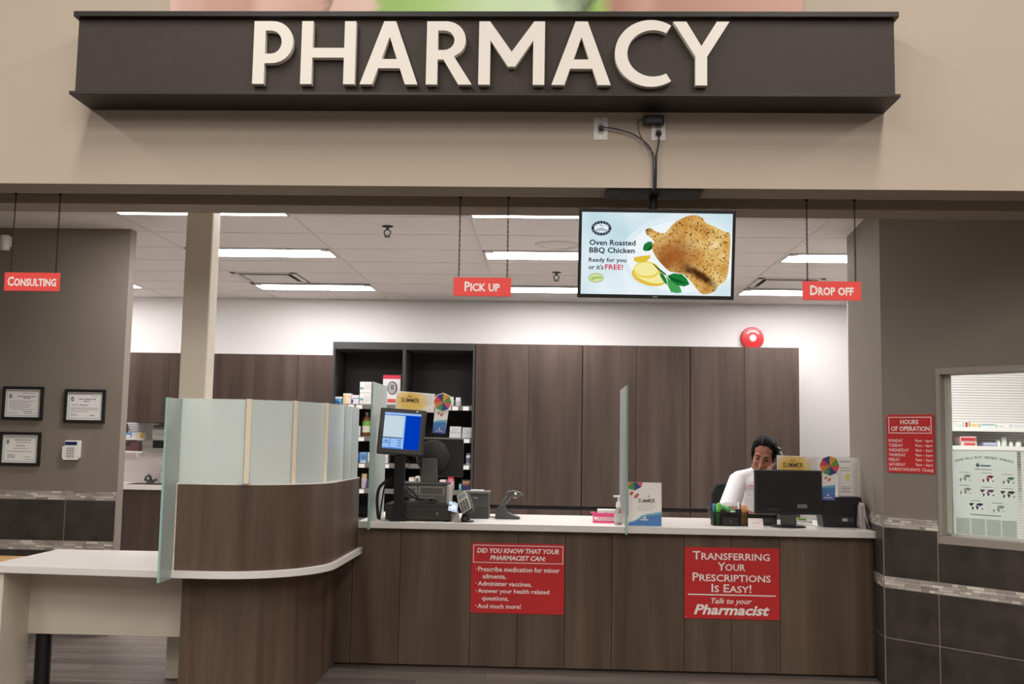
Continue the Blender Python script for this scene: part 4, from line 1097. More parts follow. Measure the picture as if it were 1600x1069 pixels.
# travel posters taped inside the glass
POSTER = mat('pale_green_poster', (234, 240, 234), 0.7, noise=(1.5, 0.03))
def thin_paper(m):
    nt = m.node_tree; b = nt.nodes['Principled BSDF']; out = nt.nodes['Material Output']
    t = nt.nodes.new('ShaderNodeBsdfTranslucent'); t.inputs['Color'].default_value = lin((236, 242, 236))
    mx = nt.nodes.new('ShaderNodeMixShader'); mx.inputs[0].default_value = 0.7
    nt.links.new(b.outputs[0], mx.inputs[1]); nt.links.new(t.outputs[0], mx.inputs[2]); nt.links.new(mx.outputs[0], out.inputs['Surface'])
thin_paper(POSTER)
CONT = [[(-0.98, 0.42), (-0.80, 0.62), (-0.55, 0.60), (-0.36, 0.66), (-0.30, 0.45), (-0.48, 0.28), (-0.56, 0.05), (-0.66, 0.0), (-0.80, 0.22)],
        [(-0.55, -0.08), (-0.40, -0.12), (-0.30, -0.30), (-0.44, -0.62), (-0.50, -0.85), (-0.54, -0.60), (-0.60, -0.30)],
        [(-0.06, 0.10), (0.08, 0.16), (0.24, 0.08), (0.34, -0.10), (0.26, -0.40), (0.14, -0.66), (0.06, -0.50), (0.02, -0.20), (-0.08, -0.04)],
        [(-0.04, 0.24), (0.06, 0.46), (0.20, 0.60), (0.55, 0.66), (0.92, 0.56), (0.96, 0.42), (0.78, 0.34), (0.70, 0.10), (0.60, 0.02), (0.50, 0.20), (0.40, 0.08), (0.30, 0.20), (0.10, 0.22)],
        [(0.70, -0.34), (0.88, -0.28), (0.95, -0.46), (0.82, -0.56), (0.70, -0.48)]]
def travel_poster(s0, label):
    p = on_wr(s0, -0.066)
    t = thing('travel_poster', label, 'poster', (p[0], p[1], 0.933), (0, 0, ANG), group='travel health posters inside the window')
    W_, H_ = 0.372, 0.505
    MB().flat([(0, 0), (W_, 0), (W_, H_-0.012), (0, H_-0.012)], 0.0).build('sheet', POSTER, t, fix=False)
    yy = -0.0006
    txt = 'GOING ON A TRIP? PROTECT YOURSELF'
    n = len(txt); R_ = 0.62
    for i, ch in enumerate(txt):
        if ch == ' ': continue
        a = (i-(n-1)/2)/n*0.335/R_*1.02
        lettering(t, ch, W_/2+R_*sin(a), 0.455-R_+R_*cos(a), None, 0.0135, yy, INK_DARK, bold=0.01, roll=-a, name='headline_letter')
    for cx_, cz_, c, r in ((0.20, 0.335, (200, 66, 72), 0), (0.315, 0.33, (122, 176, 116), 0), (0.20, 0.255, (150, 106, 150), 1), (0.315, 0.252, (96, 92, 82), 1), (0.135, 0.175, (66, 62, 110), 1), (0.068, 0.335, (198, 206, 176), 0), (0.068, 0.26, (196, 200, 186), 0), (0.255, 0.168, (190, 200, 188), 0)):
        b = MB()
        for q, poly in enumerate(CONT):
            if r == 0 and q == 0: continue
            b.flat([(cx_+x*0.043, cz_+z*0.030) for x, z in poly], yy)
        b.build('map_print', mat('map_%d_%d_%d' % c, c, 0.8), t, fix=False)
        MB().flat([(cx_-0.03, cz_+0.031), (cx_+0.03, cz_+0.031), (cx_+0.03, cz_+0.0335), (cx_-0.03, cz_+0.0335)], yy).build('caption_line', mat('poster_caption', (132, 142, 136), 0.8), t, fix=False)
    shape(t, 'emblem_print', ell(0.150, 0.411, 0.010, 0.011, 14), mat('poster_blue', (70, 110, 168), 0.7), yy)
    shape(t, 'emblem_print', ell(0.152, 0.412, 0.005, 0.006, 12), POSTER, yy*1.5)
    shape(t, 'caption_line', [(0.165, 0.404), (0.225, 0.404), (0.225, 0.413), (0.165, 0.413)], mat('poster_cyan', (132, 178, 190), 0.7), yy)
    shape(t, 'caption_line', [(0.13, 0.385), (0.235, 0.385), (0.235, 0.388), (0.13, 0.388)], mat('poster_caption', (132, 142, 136), 0.8), yy)
    shape(t, 'caption_line', [(0.10, 0.126), (0.275, 0.126), (0.275, 0.130), (0.10, 0.130)], mat('poster_caption2', (92, 104, 112), 0.8), yy)
    for k in range(4):
        x0 = 0.016+k*0.088
        b = MB()
        for j in range(14):
            b.flat([(x0, 0.016+j*0.0065), (x0+0.079, 0.016+j*0.0065), (x0+0.079, 0.0195+j*0.0065), (x0, 0.0195+j*0.0065)], yy)
        o = b.build('text_lines', mat('poster_text', (178, 192, 180), 0.8), t, fix=False); o['kind'] = 'stuff'
travel_poster(0.402, 'pale travel health poster with coloured world maps in the window')
travel_poster(0.795, 'second travel poster, cut off by the right edge of the photo')

# ================================================================== products on the display shelves
GP = 'products on the dark display shelves'
def prod(lab, x0, x1, k, h, col, marks=(), z=None, depth=0.14):
    carton('carton', lab, 'box', x0, x1, (SHZ[k]+0.0003 if z is None else z), (SHZ[k] if z is None else z)+h, 10.56, depth, col, marks, GP)
prod('blue carton at the left end of the top product shelf', -2.235, -2.161, 0, 0.078, (70, 140, 200), [(0.0, 1.0, 0.72, 1.0, (214, 222, 228)), (0.1, 0.6, 0.1, 0.45, (36, 84, 150)), (0.4, 0.8, 0.3, 0.6, (110, 196, 214))])
prod('cream and orange carton on the top product shelf', -2.152, -2.072, 0, 0.113, (236, 222, 206), [(0.0, 0.34, 0.0, 0.85, (240, 190, 120)), (0.65, 0.85, 0.6, 0.75, (226, 150, 90))])
prod('low white carton with a navy mark on the top product shelf', -2.066, -1.990, 0, 0.096, (226, 226, 232), [(0.0, 0.24, 0.15, 0.55, (52, 60, 128)), (0.2, 1.0, 0.62, 0.7, (110, 112, 140))])
prod('white carton with teal mark, lower of the stack of two', -1.982, -1.852, 0, 0.120, (230, 228, 224), [(0.03, 0.3, 0.35, 0.55, (110, 170, 160)), (0.4, 0.9, 0.3, 0.8, (222, 214, 210))])
prod('white carton with teal mark, upper of the stack of two', -1.982, -1.853, 0, 0.113, (230, 228, 224), [(0.03, 0.3, 0.3, 0.5, (110, 170, 160)), (0.4, 0.9, 0.3, 0.8, (222, 214, 210))], z=SHZ[0]+0.1225)
bp_ = carton('carton', 'large white monitor carton with red top band on the top product shelf', 'box', -1.739, -1.557, SHZ[0]+0.0003, 2.088, 10.50+0.04, 0.16, (230, 226, 230), [(0.0, 1.0, 0.87, 1.0, (206, 48, 72)), (0.0, 1.0, 0.80, 0.87, (240, 226, 230)), (0.28, 0.74, 0.08, 0.2, (214, 78, 76))], GP)
MB().prism(ell(0.098, 0.175, 0.052, 0.07, 20), -0.0016, -0.0004, 'y').build('device_print', mat('device_dark', (70, 68, 70), 0.6), bp_)
MB().prism(ell(0.096, 0.175, 0.042, 0.06, 20), -0.0024, -0.0016, 'y').build('device_print', mat('device_grey', (176, 174, 176), 0.6), bp_)
for z_ in (0.195, 0.178, 0.161): shape(bp_, 'device_print', [(0.080, z_), (0.112, z_), (0.112, z_+0.009), (0.080, z_+0.009)], INK_DARK, -0.003)
jar('left white pill bottle on the right top product shelf', -1.035, 10.60, SHZ[0]+0.0003, 0.030, 0.096, (232, 234, 232), (238, 238, 236), GP, 'pill_bottle', (222, 228, 222))
jar('right white pill bottle on the right top product shelf', -0.962, 10.60, SHZ[0]+0.0003, 0.030, 0.090, (232, 232, 234), (238, 238, 238), GP, 'pill_bottle', (208, 206, 212))
prod('red carton partly hidden by the umbrella card', -1.125, -1.075, 0, 0.105, (206, 84, 80), [(0.2, 0.8, 0.2, 0.5, (240, 220, 214))])
br = thing('syrup_bottle', 'brown syrup bottle with green and white label on the second shelf', 'bottle', (-1.907, 10.60, SHZ[1]+0.0003), group=GP)
MB().lathe([(0.042, 0), (0.044, 0.01), (0.044, 0.165), (0.036, 0.19), (0.014, 0.215), (0.014, 0.225)], 22).build('body', mat('amber_brown', (116, 76, 44), 0.25), br, smooth=True)
MB().lathe([(0.016, 0.222), (0.016, 0.25)], 16).build('cap', mat('amber_cap', (140, 112, 88), 0.4), br, smooth=True)
MB().lathe([(0.0445, 0.045), (0.0445, 0.11)], 22).build('wrap_label', mat('syrup_label_white', (216, 214, 196), 0.5), br, smooth=True)
MB().lathe([(0.0446, 0.11), (0.0446, 0.158)], 22).build('wrap_label', mat('syrup_label_green', (122, 172, 74), 0.5), br, smooth=True)
prod('slim white carton beside the syrup bottle', -2.012, -1.966, 1, 0.108, (226, 224, 230), [(0.3, 0.7, 0.1, 0.25, (120, 120, 140))])
for (x0, x1, h, lab) in ((-1.042, -0.922, 0.060, 'left'), (-0.912, -0.812, 0.056, 'right')):
    prod('flat pale grey pack, lower one of the %s pair on the second shelf' % lab, x0, x1, 1, h, (204, 210, 212), [(0.15, 0.8, 0.3, 0.5, (226, 230, 230))])
    prod('flat pale grey pack, upper one of the %s pair on the second shelf' % lab, x0+0.004, x1-0.002, 1, h-0.003, (206, 212, 214), [(0.15, 0.8, 0.3, 0.5, (180, 188, 192))], z=SHZ[1]+h+0.0025)
prod('dark blue carton on the third shelf', -2.022, -1.966, 2, 0.108, (70, 92, 160), [(0.1, 0.9, 0.5, 0.8, (150, 160, 200))])
prod('light blue carton on the third shelf', -1.960, -1.889, 2, 0.110, (120, 172, 214), [(0.15, 0.85, 0.35, 0.75, (70, 128, 190)), (0.1, 0.9, 0.05, 0.2, (220, 228, 232))])
prod('white and green carton on the third shelf', -1.880, -1.832, 2, 0.108, (228, 232, 228), [(0.0, 1.0, 0.0, 0.2, (140, 190, 150))])
prod('white carton seen behind the glass divider on the third shelf', -1.74, -1.67, 2, 0.1, (226, 228, 230), [(0.2, 0.8, 0.3, 0.6, (180, 190, 200))])
jar('white and purple bottle on the right third shelf', -0.842, 10.60, SHZ[2]+0.0003, 0.028, 0.120, (226, 222, 226), (120, 116, 130), GP, 'pill_bottle', (120, 108, 150), 0.16)
jar('cream bottle with tan cap on the lowest visible shelf', -1.918, 10.62, SHZ[3]+0.0003, 0.032, 0.150, (212, 196, 190), (214, 184, 134), GP, 'pill_bottle', (206, 190, 206), 0.3)
prod('small purple carton on the lowest visible shelf', -1.880, -1.832, 3, 0.075, (76, 52, 128), [(0.5, 0.95, 0.4, 0.8, (206, 200, 222))])
jar('red and pink canister on the right lowest shelf', -1.020, 10.60, SHZ[3]+0.0003, 0.038, 0.140, (206, 120, 150), (200, 40, 52), GP, 'canister', (232, 180, 196), 0.16)
ad_ = carton('carton', 'dark blue and yellow painkiller carton on the right lowest shelf', 'box', -0.905, -0.818, SHZ[3]+0.0003, 1.028, 10.58, 0.1, (52, 52, 104), [(0.0, 1.0, 0.62, 1.0, (60, 52, 84)), (0.05, 0.95, 0.5, 0.6, (206, 90, 60))], GP)
lettering(ad_, 'Advil', 0.045, 0.085, 0.072, 0.03, -0.0012, mat('yellow_print', (240, 206, 70), 0.5), bold=0.03)
prod('small teal carton in front of the painkiller carton', -0.932, -0.908, 3, 0.065, (110, 184, 188), [(0.1, 0.9, 0.4, 0.8, (160, 214, 214))])
prod('pinkish white carton just above the grey computer box', -1.448, -1.392, 3, 0.122, (228, 204, 198), [(0.1, 0.9, 0.6, 0.9, (236, 226, 222))])
prod('white carton with dark print just above the grey computer box', -1.382, -1.340, 3, 0.137, (226, 224, 210), [(0.2, 0.8, 0.55, 0.85, (60, 58, 56))])
prod('low white carton left of the red canister', -1.132, -1.066, 3, 0.104, (232, 226, 218), [(0.1, 0.9, 0.3, 0.6, (210, 200, 190))])

# ================================================================== things on the service counter
CT = 0.9103   # counter surface
# --- summer promotion prints ------------------------------------------------
def cmat(n, c): return mat('promo_'+n, c, 0.55)
UMB = [('green', (92, 160, 62)), ('gold', (226, 162, 62)), ('navy', (62, 66, 134)), ('red', (214, 74, 82)), ('orange', (226, 134, 58)), ('green2', (74, 152, 86)), ('navy2', (52, 66, 140)), ('rose', (222, 92, 98))]
def umbrella(parent, cx, cz, r, y, rect=None, rot=0.0):
    n = 8
    for i in range(n):
        a0, a1 = rot+2*pi*i/n, rot+2*pi*(i+1)/n
        pts = [(cx, cz), (cx+r*cos(a0), cz+r*sin(a0)), (cx+r*cos(a1), cz+r*sin(a1))]
        if rect: pts = clip_rect(pts, *rect)
        if len(pts) >= 3: shape(parent, 'umbrella_print', pts, cmat(*UMB[i]), y)
def sandals(parent, cx, cz, k, y):
    shape(parent, 'sandal_print', ell(cx-0.010*k, cz+0.005*k, 0.009*k, 0.0055*k, 14, rot=0.9), cmat('sandal', (206, 110, 90)), y)
    shape(parent, 'sandal_print', ell(cx+0.009*k, cz-0.004*k, 0.012*k, 0.006*k, 14, rot=0.8), cmat('sandal', (206, 110, 90)), y)
YEL = cmat('yellow', (240, 192, 88)); SEA = cmat('sea', (74, 128, 190)); SEA2 = cmat('sea_pale', (120, 178, 196)); SEA3 = cmat('sea_deep', (92, 108, 176)); CARD = cmat('card', (250, 245, 239)); BROWNINK = cmat('ink', (66, 54, 42)); FAINT = cmat('faint', (200, 186, 168))
SUN = bpy.data.materials.new('promo_sun_wash'); SUN.use_nodes = True
def sun_nodes():
    nt = SUN.node_tree; b = nt.nodes['Principled BSDF']; N = nt.nodes.new; L = nt.links.new
    tc = N('ShaderNodeTexCoord'); mp = N('ShaderNodeMapping'); mp.inputs['Location'].default_value = (-0.105, 0, 0.068); L(tc.outputs['Object'], mp.inputs['Vector'])
    sc1 = N('ShaderNodeVectorMath'); sc1.operation = 'MULTIPLY'; sc1.inputs[1].default_value = (8.5, 0, 11); L(mp.outputs[0], sc1.inputs[0])
    n = N('ShaderNodeTexNoise'); n.inputs['Scale'].default_value = 26; L(tc.outputs['Object'], n.inputs['Vector'])
    ln = N('ShaderNodeVectorMath'); ln.operation = 'LENGTH'; L(sc1.outputs[0], ln.inputs[0])
    ad = N('ShaderNodeMath'); ad.operation = 'MULTIPLY_ADD'; ad.inputs[1].default_value = 0.4; L(n.outputs['Fac'], ad.inputs[0]); L(ln.outputs['Value'], ad.inputs[2])
    r = N('ShaderNodeValToRGB'); e = r.color_ramp.elements
    e[0].position = 0.55; e[0].color = lin((248, 204, 104)); e[1].position = 1.0; e[1].color = lin((250, 245, 239)); k = e.new(0.8); k.color = lin((250, 222, 154))
    dv = N('ShaderNodeMath'); dv.operation = 'MULTIPLY'; dv.inputs[1].default_value = 0.8; L(ad.outputs[0], dv.inputs[0]); L(dv.outputs[0], r.inputs['Fac'])
    L(r.outputs['Color'], b.inputs['Base Color']); b.inputs['Roughness'].default_value = 0.55
sun_nodes()
def topper(loc, k, roll, label):
    t = thing('promotion_topper', label, 'display card', loc, (0, roll, 0), group='summer promotion cards on the monitors')
    u = (0.327*k, -0.060*k)
    oct_ = ell(u[0], u[1], 0.067*k, 0.067*k, 8, rot=0.0)
    MB().prism([(0, 0), (0.27*k, -0.005*k), (0.27*k, -0.135*k), (0, -0.135*k)], 0.0, 0.002, 'y').build('strip', CARD, t)
    MB().prism(oct_, -0.0022, -0.0002, 'y').build('umbrella_cutout', CARD, t)
    MB().prism([(0.275*k, -0.105*k), (0.372*k, -0.105*k), (0.358*k, -0.275*k), (0.270*k, -0.275*k)], 0.0022, 0.004, 'y').build('tail', CARD, t)
    umbrella(t, u[0], u[1], 0.062*k, -0.0026)
    sandals(t, 0.315*k, -0.142*k, k*1.15, 0.0016)
    shape(t, 'sea_print', [(0.273*k, -0.196*k), (0.30*k, -0.186*k), (0.364*k, -0.178*k), (0.362*k, -0.20*k), (0.272*k, -0.21*k)], SEA2, 0.0018)
    shape(t, 'sea_print', [(0.2715*k, -0.205*k), (0.31*k, -0.198*k), (0.362*k, -0.195*k), (0.360*k, -0.245*k), (0.2705*k, -0.245*k)], SEA, 0.0016)
    shape(t, 'sea_print', [(0.2705*k, -0.242*k), (0.3602*k, -0.242*k), (0.358*k, -0.275*k), (0.270*k, -0.275*k)], SEA3, 0.0014)
    shape(t, 'emblem_print', ell(0.316*k, -0.243*k, 0.006*k, 0.006*k, 10), PAPER, 0.0012)
    shape(t, 'emblem_print', [(0.292*k, -0.256*k), (0.342*k, -0.256*k), (0.342*k, -0.260*k), (0.292*k, -0.260*k)], PAPER, 0.0012)
    shape(t, 'sun_print', [(0.004, -0.004), (0.262*k, -0.009), (0.262*k, -0.13*k), (0.004, -0.13*k)], SUN, -0.0004)
    lettering(t, 'Hello', 0.097*k, -0.032*k, 0.034*k, 0.016*k, -0.0008, BROWNINK, shear=0.3, bold=0.0)
    lettering(t, 'SUMMER', 0.10*k, -0.060*k, 0.125*k, 0.031*k, -0.0008, BROWNINK, bold=0.02, space=1.08)
    for j in range(6):
        shape(t, 'small_print', [(0.19*k+0.006*(j % 2), -0.022*k-0.012*k*j), (0.25*k, -0.022*k-0.012*k*j), (0.25*k, -0.0245*k-0.012*k*j), (0.19*k+0.006*(j % 2), -0.0245*k-0.012*k*j)], FAINT, -0.0008)
    return t
topper((-1.055, 6.965, 1.762), 0.98, radians(2.6), 'summer promotion card with umbrella behind the blue touch screen')
topper((1.481, 6.832, 1.372), 1.04, 0.0, 'summer promotion card with umbrella behind the black monitor at right')

# freestanding card
cs = thing('promotion_card', 'white summer promotion card standing right of the centre divider', 'display card', (0.500, 6.660, CT))
MB().box(0, 0.213, 0, 0.003, 0, 0.276).build('sheet', CARD, cs, rot=(radians(-4), 0, 0))
fr = bpy.data.objects.new('printed_face', None); COL.objects.link(fr); fr.parent = cs; fr.rotation_euler = (radians(-4), 0, 0)
rc = (0.001, 0.212, 0.001, 0.275)
umbrella(fr, 0.036, 0.285, 0.062, -0.0006, rc, rot=0.1)
sandals(fr, 0.038, 0.196, 1.7, -0.0006)
lettering(fr, 'Hello', 0.115, 0.190, 0.044, 0.021, -0.0006, INK_DARK, shear=0.3, bold=0.0)
lettering(fr, 'SUMMER', 0.118, 0.160, 0.108, 0.027, -0.0006, BROWNINK, bold=0.02, space=1.08)
for j, (a, b_) in enumerate(((0.082, 0.16), (0.058, 0.178), (0.058, 0.168), (0.062, 0.155))):
    shape(fr, 'small_print', [(a, 0.138-0.0125*j), (b_, 0.138-0.0125*j), (b_, 0.135-0.0125*j), (a, 0.135-0.0125*j)], FAINT, -0.0006)
shape(fr, 'sea_print', [(0.001, 0.022), (0.03, 0.03), (0.06, 0.045), (0.085, 0.065), (0.12, 0.076), (0.16, 0.082), (0.212, 0.092), (0.212, 0.001), (0.001, 0.001)], SEA2, -0.0006)
shape(fr, 'sea_print', [(0.005, 0.015), (0.04, 0.025), (0.07, 0.04), (0.10, 0.058), (0.15, 0.068), (0.212, 0.076), (0.212, 0.001), (0.001, 0.001)], SEA, -0.0009)
shape(fr, 'emblem_print', ell(0.105, 0.052, 0.01, 0.006, 12), PAPER, -0.0012)
shape(fr, 'emblem_print', [(0.078, 0.036), (0.128, 0.036), (0.128, 0.042), (0.078, 0.042)], PAPER, -0.0012)
MB().prism([(0.003, 0.20), (0.07, 0.0), (0.066, 0.0), (0.003, 0.19)], 0.09, 0.125, 'x').build('easel_leg', CARD, cs)

# --- till with touch screen --------------------------------------------------
till = thing('cash_drawer', 'wide black cash drawer under the grey computer box', 'cash drawer', (-1.065, 6.690, CT))
MB().box(0, 0.43, 0.0, 0.36, 0.006, 0.108).build('case', mat('drawer_case', (46, 43, 40), 0.4), till, bevel=0.004)
MB().box(0.02, 0.41, -0.006, 0.0, 0.014, 0.082).build('drawer_front', mat('drawer_front', (52, 49, 45), 0.35), till, bevel=0.002)
MB().lathe([(0.008, 0), (0.008, 0.008)], 12, M=Matrix.Translation((0.34, -0.006, 0.05)) @ RX).build('lock', STEEL, till)
for x in (0.03, 0.4):
    for y in (0.03, 0.33): MB().cyl((x, y, 0), (x, y, 0.006), 0.012).build('foot', BLACK_MATT, till)
pc = thing('computer_box', 'grey computer box with vent grilles on the cash drawer', 'computer', (-1.01, 6.735, CT+0.1085))
MB().box(0, 0.335, 0, 0.26, 0, 0.118).build('case', mat('computer_case', (104, 101, 94), 0.45), pc, bevel=0.004)
MB().box(0, 0.338, -0.002, 0.262, 0.118, 0.132).build('lid', DARK_GREY, pc, bevel=0.003)
MB().box(0.335, 0.352, -0.004, 0.25, 0.002, 0.118).build('end_cap', LIGHT_GREY, pc, bevel=0.004)
for x0, x1, n in ((0.165, 0.31, 6), (0.03, 0.13, 5)):
    fr_ = MB().box(x0-0.012, x1+0.012, -0.003, 0.0, 0.058, 0.112).build('vent_plate', mat('vent_plate', (150, 148, 138), 0.5), pc)
    for j in range(n): MB().box(x0, x1, -0.0045, -0.003, 0.065+j*0.007, 0.0685+j*0.007).build('vent_slot', BLACK_MATT, fr_)
for x0, x1, z0, z1, m in ((0.05, 0.09, 0.02, 0.04, BLACK), (0.10, 0.13, 0.018, 0.03, LIGHT_GREY), (0.14, 0.19, 0.022, 0.036, DARK_GREY), (0.225, 0.25, 0.012, 0.04, BLACK), (0.27, 0.278, 0.015, 0.03, LIGHT_GREY), (0.03, 0.045, 0.03, 0.05, LIGHT_GREY)):
    MB().box(x0, x1, -0.006, 0, z0, z1).build('port', m, pc)
ts = thing('touch_screen', 'black touch screen showing a white and blue till page on a pole', 'monitor', (-0.970, 6.655, CT))
MB().box(-0.035, 0.03, -0.028, 0.028, 0.0, 0.42).build('pole', BLACK_MATT, ts, bevel=0.004)
MB().box(-0.055, 0.05, -0.04, 0.03, 0.0, 0.012).build('foot_plate', BLACK, ts, bevel=0.003)
MB().box(-0.05, 0.06, 0.0, 0.06, 0.42, 0.56).build('mount', BLACK, ts, bevel=0.004)
tsf = MB().box(-0.15, 0.15, 0.0, 0.035, -0.15, 0.15).build('bezel', mat('till_bezel', (48, 45, 42), 0.4), ts, loc=(0.004, -0.022, 0.572), rot=(radians(-7), radians(3.0), 0), bevel=0.010, seg=3)
def till_screen():
    y = -0.0008
    blue = glow('till_blue', (0, 58, 184)); pale = glow('till_pale', (196, 214, 224)); sky = glow('till_sky', (150, 190, 240)); mid = glow('till_mid', (84, 132, 206)); dk = glow('till_dark', (30, 56, 110))
    def q(n, x0, x1, z0, z1, m, l=0): MB().flat([(x0, z0), (x1, z0), (x1, z1), (x0, z1)], y-0.0003*l).build(n, m, tsf, fix=False)
    q('screen', -0.117, 0.120, -0.112, 0.122, blue)
    q('screen_bar', -0.117, 0.120, 0.108, 0.122, sky, 1)
    q('screen_page', -0.117, 0.016, -0.038, 0.104, pale, 1)
    q('screen_bar', 0.010, 0.020, -0.112, 0.104, sky, 2)
    q('screen_bar', -0.117, 0.012, -0.044, -0.038, dk, 2)
    q('screen_page', -0.117, 0.010, -0.105, -0.044, sky, 1)
    q('screen_bar', -0.117, 0.010, -0.112, -0.104, mid, 2)
    q('screen_bar', -0.070, -0.067, -0.105, -0.044, dk, 2)
    q('screen_bar', -0.117, -0.07, -0.076, -0.073, dk, 2)
    for j in range(3): q('screen_button', -0.018, 0.004, -0.06-0.017*j, -0.052-0.017*j, mid, 2)
    q('screen_button', -0.104, -0.082, -0.068, -0.058, mid, 2)
    q('status_light', 0.085, 0.097, 0.134, 0.140, glow('till_led', (230, 226, 220)), 1)
till_screen()
# second display, seen from behind
d2 = thing('customer_display', 'black monitor seen from behind, next to the touch screen', 'monitor', (-0.745, 6.99, CT+0.2415))
MB().box(-0.135, 0.155, -0.02, 0.012, 0.035, 0.292).build('panel', BLACK, d2, bevel=0.006)
MB().box(-0.13, 0.15, -0.024, -0.004, 0.285, 0.296).build('top_edge', MID_GREY, d2, bevel=0.003)
MB().lathe([(0.115, 0.0), (0.108, 0.02), (0.085, 0.032)], 32, M=Matrix.Translation((-0.05, -0.018, 0.165)) @ Matrix.Scale(1.05, 4, (0, 0, 1)) @ RX).build('rear_cover', mat('display_rear', (38, 36, 34), 0.6), d2, smooth=True)
MB().prism([(-0.118, 0.0), (-0.005, 0.0), (-0.014, 0.158), (-0.112, 0.158)], -0.105, -0.085, 'y').build('stand', mat('stand_grey', (92, 88, 84), 0.5), d2, bevel=0.003)
MB().box(-0.10, -0.03, -0.09, -0.02, 0.10, 0.15).build('hinge', DARK_GREY, d2)
# cables around the till
rc_ = random.Random(3)
till_cables = [('black cable bundle looping down the left of the till pole', [(-1.05, 6.64, 1.17), (-1.10, 6.64, 1.12), (-1.112, 6.64, 1.04), (-1.105, 6.64, 0.96), (-1.10, 6.65, 0.922)], 0.010),
               ('thin black cable hanging beside the till pole', [(-1.02, 6.63, 1.19), (-1.06, 6.625, 1.14), (-1.075, 6.62, 1.05), (-1.085, 6.625, 0.97), (-1.09, 6.635, 0.918)], 0.006),
               ('grey cable crossing in front of the computer box', [(-0.93, 6.70, 1.10), (-0.90, 6.695, 1.075), (-0.86, 6.69, 1.06), (-0.80, 6.70, 1.055), (-0.755, 6.715, 1.055)], 0.006),
               ('black cable drooping across the computer box', [(-0.93, 6.685, 1.13), (-0.88, 6.68, 1.09), (-0.83, 6.68, 1.04), (-0.77, 6.70, 1.035), (-0.73, 6.715, 1.045)], 0.005),
               ('thin cable looping below the touch screen', [(-0.93, 6.63, 1.33), (-0.905, 6.62, 1.28), (-0.925, 6.62, 1.25), (-0.955, 6.62, 1.265)], 0.003)]
for lab, pts, r in till_cables:
    cable('till_cable', lab, pts, r, DARK_GREY if 'grey' in lab else BLACK_MATT)

# small white device half hidden by the curved desk
wd = thing('label_printer', 'white and black label printer half hidden behind the curved desk', 'printer', (-1.215, 6.95, CT))
MB().box(0, 0.05, 0, 0.2, 0, 0.05).build('base', BLACK, wd, bevel=0.004)
MB().prism([(0.0, 0.05), (0.2, 0.05), (0.2, 0.085), (0.05, 0.085), (0.0, 0.06)], 0, 0.05, 'x').build('lid', WHITE, wd, bevel=0.004)

# card reader
pr_ = thing('card_reader', 'grey card payment terminal on a small stand, front of the counter', 'card reader', (-0.545, 6.71, CT), (0, 0, radians(-14)))
MB().lathe([(0.055, 0), (0.055, 0.008), (0.03, 0.014), (0.022, 0.05)], 20).build('stand', BLACK, pr_, smooth=True)
tr = (radians(-34), radians(-34), 0)
hb = MB().prism([(-0.04, -0.08), (0.04, -0.08), (0.044, 0.03), (0.038, 0.085), (-0.038, 0.085), (-0.044, 0.03)], -0.018, 0.018, 'y').build('handset', BLACK, pr_, loc=(0, 0, 0.115), rot=tr, bevel=0.005)
MB().prism([(-0.036, -0.076), (0.036, -0.076), (0.040, 0.03), (0.034, 0.08), (-0.034, 0.08), (-0.040, 0.03)], -0.024, -0.018, 'y').build('faceplate', LIGHT_GREY, hb, bevel=0.002)
MB().box(-0.028, 0.028, -0.026, -0.024, 0.035, 0.07).build('display', mat('reader_lcd', (126, 132, 128), 0.3), hb)
for r in range(4):
    for c in range(3): MB().box(-0.029+c*0.021, -0.013+c*0.021, -0.028, -0.024, -0.066+r*0.022, -0.052+r*0.022).build('key', mat('reader_key', (92, 88, 90), 0.4), hb)
bc = thing('receipt_card', 'pale blue card beside the payment terminal', 'card', (-0.655, 6.655, 0.985), (radians(-48), radians(14), radians(10)))
MB().box(0, 0.06, 0, 0.0015, 0, 0.085).build('sheet', mat('pale_blue_card', (176, 204, 232), 0.5), bc)
MB().flat([(0.01, 0.02), (0.05, 0.02), (0.05, 0.06), (0.01, 0.06)], -0.0006).build('printed_field', mat('card_white', (226, 234, 240), 0.5), bc, fix=False)
wr_ = thing('plastic_wrapper', 'crumpled clear plastic wrapper beside the cash drawer', 'wrapper', (-0.628, 6.625, CT))
MB().prism([(0, 0), (0.04, 0.004), (0.05, 0.03), (0.042, 0.075), (0.025, 0.05), (0.012, 0.03)], 0, 0.012, 'y').build('crumple', mat('wrapper', (176, 172, 166), 0.25, bump=(60, 1.0)), wr_)
MB().prism([(0.01, 0.0), (0.07, 0.0), (0.045, 0.035)], -0.02, 0.0, 'y').build('fold', mat('wrapper', (176, 172, 166), 0.25), wr_)

# receipt printer
rp = thing('receipt_printer', 'dark grey receipt printer left of the barcode scanner', 'printer', (-0.578, 6.99, CT))
MB().box(0, 0.165, 0, 0.18, 0.0, 0.07).build('base', mat('printer_base', (58, 56, 56), 0.5), rp, bevel=0.004)
MB().box(0.002, 0.163, 0.004, 0.18, 0.072, 0.165).build('cover', mat('printer_cover', (68, 67, 66), 0.45), rp, bevel=0.006)
MB().box(-0.006, 0.168, -0.004, 0.184, 0.165, 0.182).build('lid', mat('printer_lid', (96, 94, 92), 0.45), rp, bevel=0.004)
MB().box(0.035, 0.125, 0.05, 0.1, 0.182, 0.190).build('paper', PAPER, rp)
MB().box(0.06, 0.09, 0.003, 0.0045, 0.137, 0.143).build('badge', LIGHT_GREY, rp)

